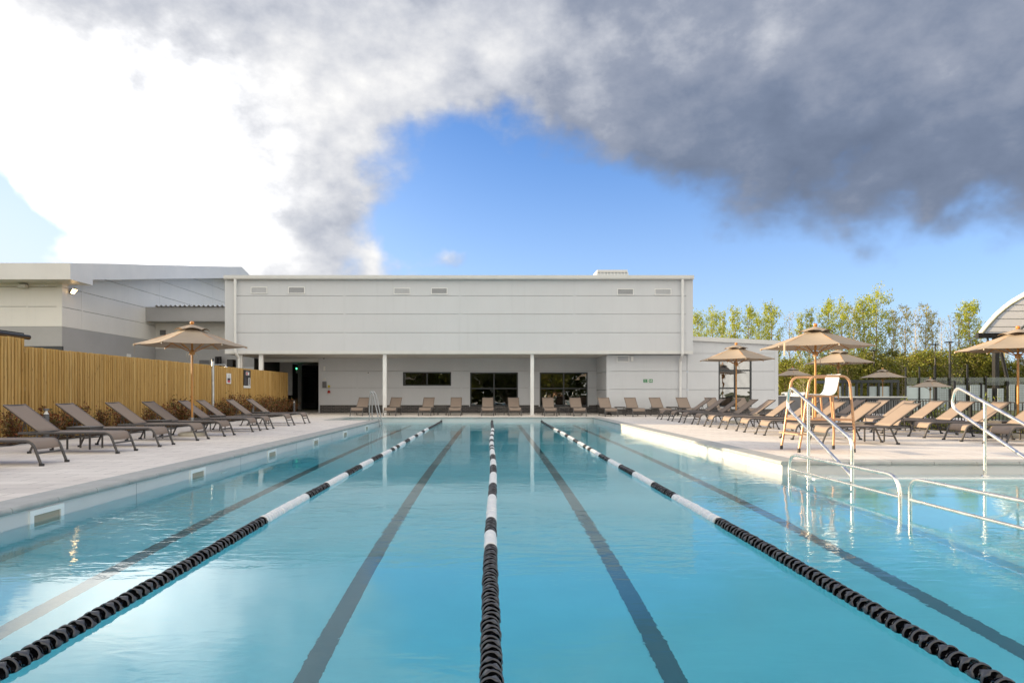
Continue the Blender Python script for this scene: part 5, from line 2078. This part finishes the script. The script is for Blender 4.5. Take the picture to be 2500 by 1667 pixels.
b.build('ground_cover', M['leaf_olive'], kind='stuff', label='low green ground cover in the bed behind the railing')

# dark pergola with pale screens
t = thing('pergola', 'dark flat-topped pergola with pale screens behind the counter wall', 'pergola', (0, 0, 0))
d = 41.0


def X_(px, d_):
    return (px - CX) * d_ / F


def Z_(py, d_):
    return CAMH + (CY - py) * d_ / F


b = MB()
b.box(X_(2052, d), X_(2196, d), d, d + 3, Z_(934, d), Z_(927, d))
b.build('roof_beam', M['dkframe'], t)
for px in (2059, 2069, 2093, 2105, 2121, 2147, 2178, 2194):
    MB().box(X_(px - 2, d), X_(px + 2, d), d + 0.02, d + 0.12, -0.35, Z_(934.2, d)).build('post', M['dkframe'], t)
for px0, px1 in ((2050, 2056.5), (2072, 2090), (2124, 2144), (2151, 2175)):
    MB().box(X_(px0, d), X_(px1, d), d + 0.15, d + 0.17, -0.3, Z_(943, d)).build('screen', M['frost'], t)

# court enclosure: black posts, pale screens, clear glass and mesh
d = 52.0
t = thing('court_fence', 'court enclosure of tall black posts with pale lower screens and mesh', 'fence', (0, 0, 0))
posts = [(2212, 896, 3.2), (2245.5, 895, 2.8), (2283, 893, 4), (2320, 888, 3.6), (2362.5, 889, 3.6), (2397, 934, 3), (2408, 918, 3), (2461, 930, 5)]
for px, py, w in posts:
    MB().box(X_(px - w / 2, d), X_(px + w / 2, d), d, d + 0.08, -0.35, Z_(py, d)).build('post', M['black'], t)
for px0, px1, py in ((2214, 2244, 942), (2247.5, 2280, 941.5), (2290, 2318, 940.5), (2336, 2360, 940), (2371, 2395, 939.5), (2400, 2406, 939.5), (2413, 2424, 948), (2438, 2453, 948), (2466, 2480, 938.5), (2488, 2540, 938)):
    MB().box(X_(px0, d), X_(px1, d), d + 0.09, d + 0.11, -0.35, Z_(py, d)).build('screen', M['frost'], t)
b = MB()
x_a, x_b = X_(2290, d), X_(2545, d)
k = x_a
while k < x_b:
    b.box(k, k + 0.010, d - 0.012, d - 0.004, -0.3, 1.9)
    k += 0.14
for q in range(12):
    b.box(x_a, x_b, d - 0.003, d, -0.3 + q * 0.19, -0.29 + q * 0.19)
b.build('mesh', M['black'], t)
MB().box(X_(2214, d), X_(2545, d), d + 0.12, d + 0.132, Z_(941, d) + 0.03, Z_(921, d)).build('glass', M['glass_clear'], t)
t = thing('court_gate', 'black framed mesh gate carrying the pale exit sign', 'gate', (0, 0, 0))
d2 = 47.0
b = MB()
b.box(X_(2282, d2), X_(2288.5, d2), d2, d2 + 0.1, -0.35, Z_(930, d2)).box(X_(2329, d2), X_(2334, d2), d2, d2 + 0.1, -0.35, Z_(930, d2)).box(X_(2288.6, d2), X_(2328.9, d2), d2, d2 + 0.08, Z_(931.5, d2), Z_(930, d2))
b.build('frame', M['black'], t)
b = MB()
k = X_(2289, d2)
while k < X_(2328, d2):
    b.box(k, k + 0.009, d2 + 0.03, d2 + 0.04, -0.25, Z_(931.6, d2))
    k += 0.13
b.build('mesh', M['black'], t)
MB().box(X_(2317, d2), X_(2327, d2), d2 - 0.05, d2 + 0.02, Z_(979, d2), Z_(971, d2)).build('lock_box', M['black'], t)
es = exit_sign('pale exit sign with running figure and arrow on the mesh gate', (X_(2310, d2), d2 - 0.02, Z_(945.5, d2)), 0.74, 0.185, ['Exit'], pbr('sign_faded_green', (0.09, 0.16, 0.11), 0.5), pbr('sign_faded_pale', (0.62, 0.70, 0.62), 0.5))
lat = None
for px, py, d_, lab in ((2283.5, 842, 62, 'thinner black court light mast with a flat head'), (2318.5, 836.7, 60, 'tallest black court light mast beside the bare trees'), (2133.5, 856.5, 66, 'distant black light mast above the pergola')):
    H = Z_(py, d_) + 0.35
    if True:
        lm = thing('light_mast', lab, 'light mast', (X_(px, d_), d_, -0.35), 0, 'court light masts')
        MB().lathe([(0.10, 0), (0.085, H * 0.5), (0.06, H)], 10).build('mast', M['black'], lm)
        MB().box(-0.42, 0.28, -0.12, 0.12, H, H + 0.10).build('lamp_head', M['black'], lm)

# arched court roof
t = thing('arched_roof', 'curved pale court canopy on dark posts cut by the right photo edge', 'canopy', (0, 0, 0))
AX = 44.7
arc = [(60.0, 6.55), (59.75, 6.75), (59.0, 7.35), (58.1, 8.0), (57.2, 8.5), (56.4, 8.86), (55.06, 9.3), (53.0, 9.75), (51, 9.9), (49, 9.75), (46.5, 9.1), (44.2, 8.0), (42.6, 6.6)]
b = MB()
n = len(arc)
for k in range(n - 1):
    (ya, za), (yb, zb2) = arc[k], arc[k + 1]
    b.add([(AX + 0.3, ya, za), (AX + 22, ya, za), (AX + 22, yb, zb2), (AX + 0.3, yb, zb2), (AX + 0.3, ya, za + 0.05), (AX + 22, ya, za + 0.05), (AX + 22, yb, zb2 + 0.05), (AX + 0.3, yb, zb2 + 0.05)],
          [(0, 1, 2, 3), (7, 6, 5, 4)])
b.build('membrane', M['kanopy'], t)
b = MB()
b.tube([(AX + 0.1, y_, z_) for y_, z_ in arc], 0.22, 10)
b.build('edge_rib', M['white'], t)
b = MB()
b.tube([(AX + 3.4, y_, z_ - 0.08) for y_, z_ in arc], 0.09, 8)
b.tube([(AX + 9, y_, z_ - 0.08) for y_, z_ in arc], 0.09, 8)
b.build('inner_rib', M['galv'], t)
b = MB()
for (ya, za), (yb, zb2) in zip(arc[:-1], arc[1:]):
    b.tube([(AX + 0.3, (ya + yb) / 2, (za + zb2) / 2 - 0.03), (AX + 22, (ya + yb) / 2, (za + zb2) / 2 - 0.03)], 0.035, 6)
b.build('purlin', M['galv'], t)
b = MB()
b.box(AX - 0.3, AX + 22, 59.8, 60.2, 6.05, 6.52)
b.build('base_beam', M['black'], t)
for x_ in (AX + 1.15, AX + 9):
    b = MB()
    b.box(x_, x_ + 0.38, 59.7, 60.1, -0.35, 6.04)
    o = b.build('post', M['black'], t)
    MB().tube(fillet([(x_ + 0.1, 59.9, 5.3), (x_ - 0.5, 59.9, 5.5), (x_ - 0.55, 59.9, 6.1)], 0.3), 0.09, 8).build('bracket', M['black'], o)
MB().tube([(X_(2444, 56), 56, 4.5), (X_(2476, 56), 56, -0.35)], 0.14, 8).build('brace', M['black'], t)

# parked car glimpsed beyond the slatted wall
t = thing('parked_car', 'white parked car glimpsed over the slatted wall beside the low wing', 'car', (X_(1935, 60), 60, -0.35), R(75))
b = MB()
b.prism([(-2.0, 0.3), (2.0, 0.3), (2.05, 0.7), (1.2, 0.9), (0.6, 1.42), (-1.1, 1.45), (-1.8, 0.95), (-2.05, 0.8)], 'y', -0.85, 0.85)
b.build('body', M['carpaint'], t)
b = MB()
b.prism([(1.17, 0.93), (0.62, 1.37), (0.60, 1.40), (1.24, 0.92)], 'y', -0.75, 0.75)
b.build('windscreen', M['carglass'], t)
for s in (-1, 1):
    b = MB()
    b.prism([(-1.5, 0.97), (0.95, 0.95), (0.5, 1.36), (-1.05, 1.38)], 'y', s * 0.852, s * 0.858)
    b.build('side_window', M['carglass'], t)
    for x_ in (-1.25, 1.3):
        b = MB()
        b.tube([(x_, s * 0.70, 0.32), (x_, s * 0.87, 0.32)], 0.32, 20)
        o = b.build('wheel', M['rubber'], t)
        b = MB()
        b.tube([(x_, s * 0.871, 0.32), (x_, s * 0.875, 0.32)], 0.19, 16)
        b.build('rim', M['galv'], o)


# ================================================================== trees
def tree_parts(seed, h, spread, nbr, nleaf, lsize, asc=0.9, low=0.25, trunk=0.16, bare=False, forks=3, top_bias=1.0):
    rr = random.Random(seed)
    wood, lf = MB(), MB()
    pts = []
    wx, wy = rr.uniform(-1, 1) * 0.25, rr.uniform(-1, 1) * 0.25
    m = 9
    for i in range(m):
        u = i / (m - 1)
        pts.append(Vector((wx * math.sin(u * 3.1) + rr.gauss(0, .04), wy * math.sin(u * 2.3) + rr.gauss(0, .04), h * u * 0.97)))
    pts[0] = Vector((0, 0, 0))
    wood.tube(pts, [trunk * (1 - 0.93 * (i / (m - 1)) ** 0.8) for i in range(m)], 7, caps=False)

    def at(u):
        f = u * (m - 1)
        i = min(int(f), m - 2)
        return pts[i].lerp(pts[i + 1], f - i)
    anchors = []
    for k in range(nbr):
        u = low + (0.97 - low) * ((k + rr.random()) / nbr) ** top_bias
        a = k * 2.399 + rr.uniform(-.5, .5)
        L = spread * (0.35 + 0.65 * math.sin(math.pi * min(1, (u - low) / (1.02 - low) * 0.75 + 0.25)) ** 0.8) * rr.uniform(0.65, 1.2)
        p = at(u)
        e = asc + rr.uniform(-.25, .25)
        d0 = Vector((math.cos(a) * math.cos(e * .7), math.sin(a) * math.cos(e * .7), math.sin(e * .7)))
        d1 = Vector((math.cos(a) * math.cos(e * 1.15), math.sin(a) * math.cos(e * 1.15), math.sin(min(1.5, e * 1.15))))
        q1 = p + d0 * L * 0.5
        q2 = q1 + d1 * L * 0.55
        r0 = trunk * 0.38 * (1 - u * 0.7)
        wood.tube([p, q1, q2], [r0, r0 * .6, r0 * .15], 4, caps=False)
        anchors += [(q1, 0.16), (q2, 0.22), (q1.lerp(q2, .5), 0.2), (p.lerp(q1, .6), 0.14)]
        for f in range(forks):
            v = rr.uniform(0.25, 0.95)
            s0 = p.lerp(q1, v * 2) if v < .5 else q1.lerp(q2, v * 2 - 1)
            aa = a + rr.uniform(-1.3, 1.3)
            ee = e + rr.uniform(-.3, .4)
            l2 = L * rr.uniform(0.2, 0.42)
            s1 = s0 + Vector((math.cos(aa) * math.cos(ee), math.sin(aa) * math.cos(ee), math.sin(min(1.45, ee)))) * l2
            wood.tube([s0, s1], [r0 * .3, r0 * .08], 3, caps=False)
            anchors += [(s1, 0.2), (s0.lerp(s1, .5), 0.16), (s1, 0.3)]
    if not bare:
        # some boughs leaf out more than others
        wts = [rr.random() ** 1.6 + 0.05 for _ in anchors]
        for c, s in rr.choices(anchors, wts, k=nleaf):
            g = s * spread * 0.40
            leaf_quads(lf, (c.x + rr.gauss(0, g), c.y + rr.gauss(0, g), c.z + rr.gauss(0, g)), lsize, rr, 0.75)
    return wood, lf


kinds = {}
spec = {
    'poplar_a': dict(seed=1, h=12, spread=2.0, nbr=44, nleaf=4375, lsize=0.155, asc=1.0, low=0.16),
    'poplar_b': dict(seed=2, h=12, spread=1.5, nbr=40, nleaf=2625, lsize=0.155, asc=1.1, low=0.30),
    'poplar_c': dict(seed=3, h=12, spread=2.4, nbr=48, nleaf=5775, lsize=0.155, asc=0.9, low=0.14),
    'birch': dict(seed=4, h=12, spread=1.5, nbr=36, nleaf=1400, lsize=0.155, asc=0.95, low=0.35),
    'bare': dict(seed=5, h=12, spread=1.6, nbr=46, nleaf=260, lsize=0.18, asc=1.0, low=0.25, forks=5),
    'lollipop': dict(seed=6, h=12, spread=1.7, nbr=36, nleaf=2975, lsize=0.155, asc=1.05, low=0.56),
    'under_a': dict(seed=7, h=6, spread=2.2, nbr=46, nleaf=5600, lsize=0.17, asc=0.7, low=0.06, trunk=0.12),
    'under_b': dict(seed=8, h=6, spread=2.0, nbr=44, nleaf=5200, lsize=0.16, asc=0.8, low=0.06, trunk=0.12),
    'under_c': dict(seed=9, h=6, spread=1.9, nbr=46, nleaf=1500, lsize=0.17, asc=0.8, low=0.08, trunk=0.12, forks=6),
}
mats_ = {'poplar_a': ('leaf_spring', 'bark'), 'poplar_b': ('leaf_spring', 'bark_pale'), 'poplar_c': ('leaf_spring', 'bark'), 'birch': ('leaf_pale', 'bark_pale'),
         'bare': ('leaf_pale', 'bark_pale'), 'lollipop': ('leaf_spring', 'bark'), 'under_a': ('leaf_olive', 'bark'), 'under_b': ('leaf_dark', 'bark'), 'under_c': ('leaf_olive', 'bark_pale')}
names = {'poplar_a': 'poplar_tree', 'poplar_b': 'poplar_tree', 'poplar_c': 'poplar_tree', 'birch': 'birch_tree', 'bare': 'bare_tree', 'lollipop': 'poplar_tree', 'under_a': 'bushy_tree', 'under_b': 'bushy_tree', 'under_c': 'scrub_tree'}
GZ = -0.35


def plant_tree(k, x, y, top, label, group, wscale=1.0, rz=0.0):
    s = (top - GZ) / spec[k]['h']
    sc_ = (s * wscale, s * wscale, s)
    if k not in kinds:
        w, l = tree_parts(**spec[k])
        t_ = thing(names[k], label, 'tree', (x, y, GZ), rz, group)
        w.build('trunk', M[mats_[k][1]], t_)
        l.build('crown', M[mats_[k][0]], t_)
        t_.scale = sc_
        kinds[k] = t_
        return t_
    o_ = copy_tree(kinds[k], loc=(x, y, GZ), rz=rz, label=label, scale=sc_)
    o_['group'] = group
    return o_


TG = 'trees beyond the courts'
rr = random.Random(12)
ROW = [('poplar_a', 1702, 763, 74, 1.0, 'yellow-green poplar rising over the roof of the low wing, closest to the tall white wall'),
       ('poplar_c', 1738, 758, 78, .9, 'dense yellow-green poplar over the low wing roof, second from the tall white wall'),
       ('poplar_b', 1762, 760, 84, .9, 'thin poplar over the low wing roof, third from the tall white wall'),
       ('poplar_b', 1796, 748, 80, 1.1, 'airy poplar over the middle of the low wing roof'),
       ('poplar_a', 1833, 746, 76, .95, 'poplar rising above the small umbrella by the tall window'),
       ('poplar_c', 1858, 770, 72, .7, 'dense low olive poplar just past the small umbrella'),
       ('poplar_a', 1886, 740, 78, 1.0, 'tall poplar over the outer end of the low wing roof'),
       ('bare', 1926, 762, 82, .8, 'bare thin tree between the low wing poplars and the big umbrella'),
       ('poplar_b', 1950, 764, 80, .9, 'slim poplar left of the big umbrella finial'),
       ('poplar_b', 1975, 752, 77, .9, 'slim poplar just left of the big umbrella top'),
       ('poplar_a', 2018, 735, 78, 1.05, 'broad poplar just right of the big umbrella top'),
       ('poplar_c', 2055, 738, 74, .8, 'dense golden poplar behind the big umbrella slope'),
       ('birch', 2082, 742, 80, .9, 'pale birch beside the golden poplar'),
       ('poplar_a', 2105, 730, 76, 1.0, 'tall poplar beside the tallest tree'),
       ('poplar_c', 2140, 713, 78, .95, 'tallest poplar of the row with leafy golden green crown'),
       ('birch', 2184, 750, 76, .8, 'thin dark-tipped birch right of the tallest poplar'),
       ('birch', 2209, 740, 78, .9, 'pale birch with golden tip, second right of the tallest poplar'),
       ('bare', 2234, 752, 80, .8, 'nearly bare tree in the thin group above the court screens'),
       ('birch', 2258, 736, 76, .9, 'tall pale birch above the court gate'),
       ('birch', 2279, 756, 74, .8, 'slim birch close beside the thinner light mast'),
       ('bare', 2300, 776, 84, .8, 'bare tree between the two light masts'),
       ('bare', 2322, 770, 78, .9, 'bare tree behind the tallest light mast'),
       ('birch', 2342, 757, 76, .6, 'bare pale trunk left of the round-topped tree'),
       ('lollipop', 2368, 738, 72, 1.15, 'round-topped leafy tree standing clear beside the arched roof'),
       ('bare', 2395, 800, 84, .9, 'low bare tree under the end of the arched roof'),
       ('birch', 2455, 800, 84, .9, 'pale thin tree behind the arched roof posts')]
for k, px, py, d, ws, lab in ROW:
    plant_tree(k, X_(px, d), d, Z_(py, d), lab, TG, ws, rr.uniform(0, 6))
UND = [(1915, 858), (1938, 868), (1962, 872), (1985, 868), (2012, 860), (2040, 862), (2066, 850), (2090, 856), (2114, 866), (2136, 848), (2158, 858), (2178, 844), (2202, 858), (2224, 850), (2250, 842),
       (2276, 838), (2300, 858), (2326, 850), (2350, 838), (2374, 830), (2398, 836), (2420, 858), (2446, 862), (2470, 866), (2496, 862)]
ULAB = ['behind the corner of the low wing', 'behind the nearest grey umbrella', 'left of the big umbrella pole', 'behind the big umbrella pole', 'behind the lifeguard seat', 'behind the half-hidden tan umbrella pole',
        'right of the half-hidden tan umbrella', 'above the dark pergola roof', 'above the pergola beside the distant mast', 'behind the grey pergola umbrella', 'right of the grey pergola umbrella',
        'at the end of the pergola', 'behind the first tall court post', 'behind the small grey court umbrella', 'behind the second pale court screen', 'behind the thinner light mast', 'between the two light masts',
        'behind the tallest light mast', 'with reddish top right of the tallest mast', 'below the round-topped tree', 'right of the round-topped tree', 'left of the arched roof post', 'behind the arched roof post', 'right of the arched roof post', 'behind the edge umbrella pole']
for i, ((px, py), w) in enumerate(zip(UND, ULAB)):
    k = ('under_a', 'under_b', 'under_c', 'under_a', 'under_b')[i % 5] if i % 7 else 'under_a'
    d = rr.uniform(62, 74)
    plant_tree(k, X_(px, d), d, Z_(py + 22, d), {'under_a': 'olive green bushy tree ', 'under_b': 'dark green bushy tree ', 'under_c': 'twiggy half-bare scrub tree '}[k] + w, 'undergrowth trees beyond the courts', 1.15, rr.uniform(0, 6))
# the wood behind them reads as one mass
b = MB()
rr = random.Random(5)
for k in range(24000):
    u = rr.random()
    d = rr.uniform(84, 98)
    px = 1890 + 720 * u
    top = 3.5 + 1.0 * math.sin(px * 0.03) + 0.8 * math.sin(px * 0.083)
    z = GZ + (top - GZ) * rr.random() ** 0.8
    leaf_quads(b, (X_(px, d) + rr.gauss(0, .3), d, z), 0.5, rr, 0.8)
b.build('distant_woodland', M['leaf_dark'], kind='stuff', label='dark wood beyond the row of tall trees')

# a hedge behind the viewer closes the mirrored view
b = MB()
rr = random.Random(8)
for k in range(7000):
    leaf_quads(b, (rr.uniform(-34, 15), rr.uniform(-37, -33), GZ + 5.5 * rr.random() ** 0.8), 0.8, rr, 0.8)
b.build('hedge_belt', M['leaf_dark'], kind='stuff', label='dark hedge mirrored in the ground floor windows')
# trees behind the viewer, which the windows mirror
REF = [(-16, -26, 9), (-10, -30, 11), (-4, -28, 8), (2, -31, 10), (8, -27, 9), (-22, -30, 10)]
for i, (x, y, h) in enumerate(REF):
    plant_tree('under_b' if i % 2 else 'under_a', x, y, h, 'bushy tree behind the camera mirrored in the windows', 'trees mirrored in the windows', 1.4, i)
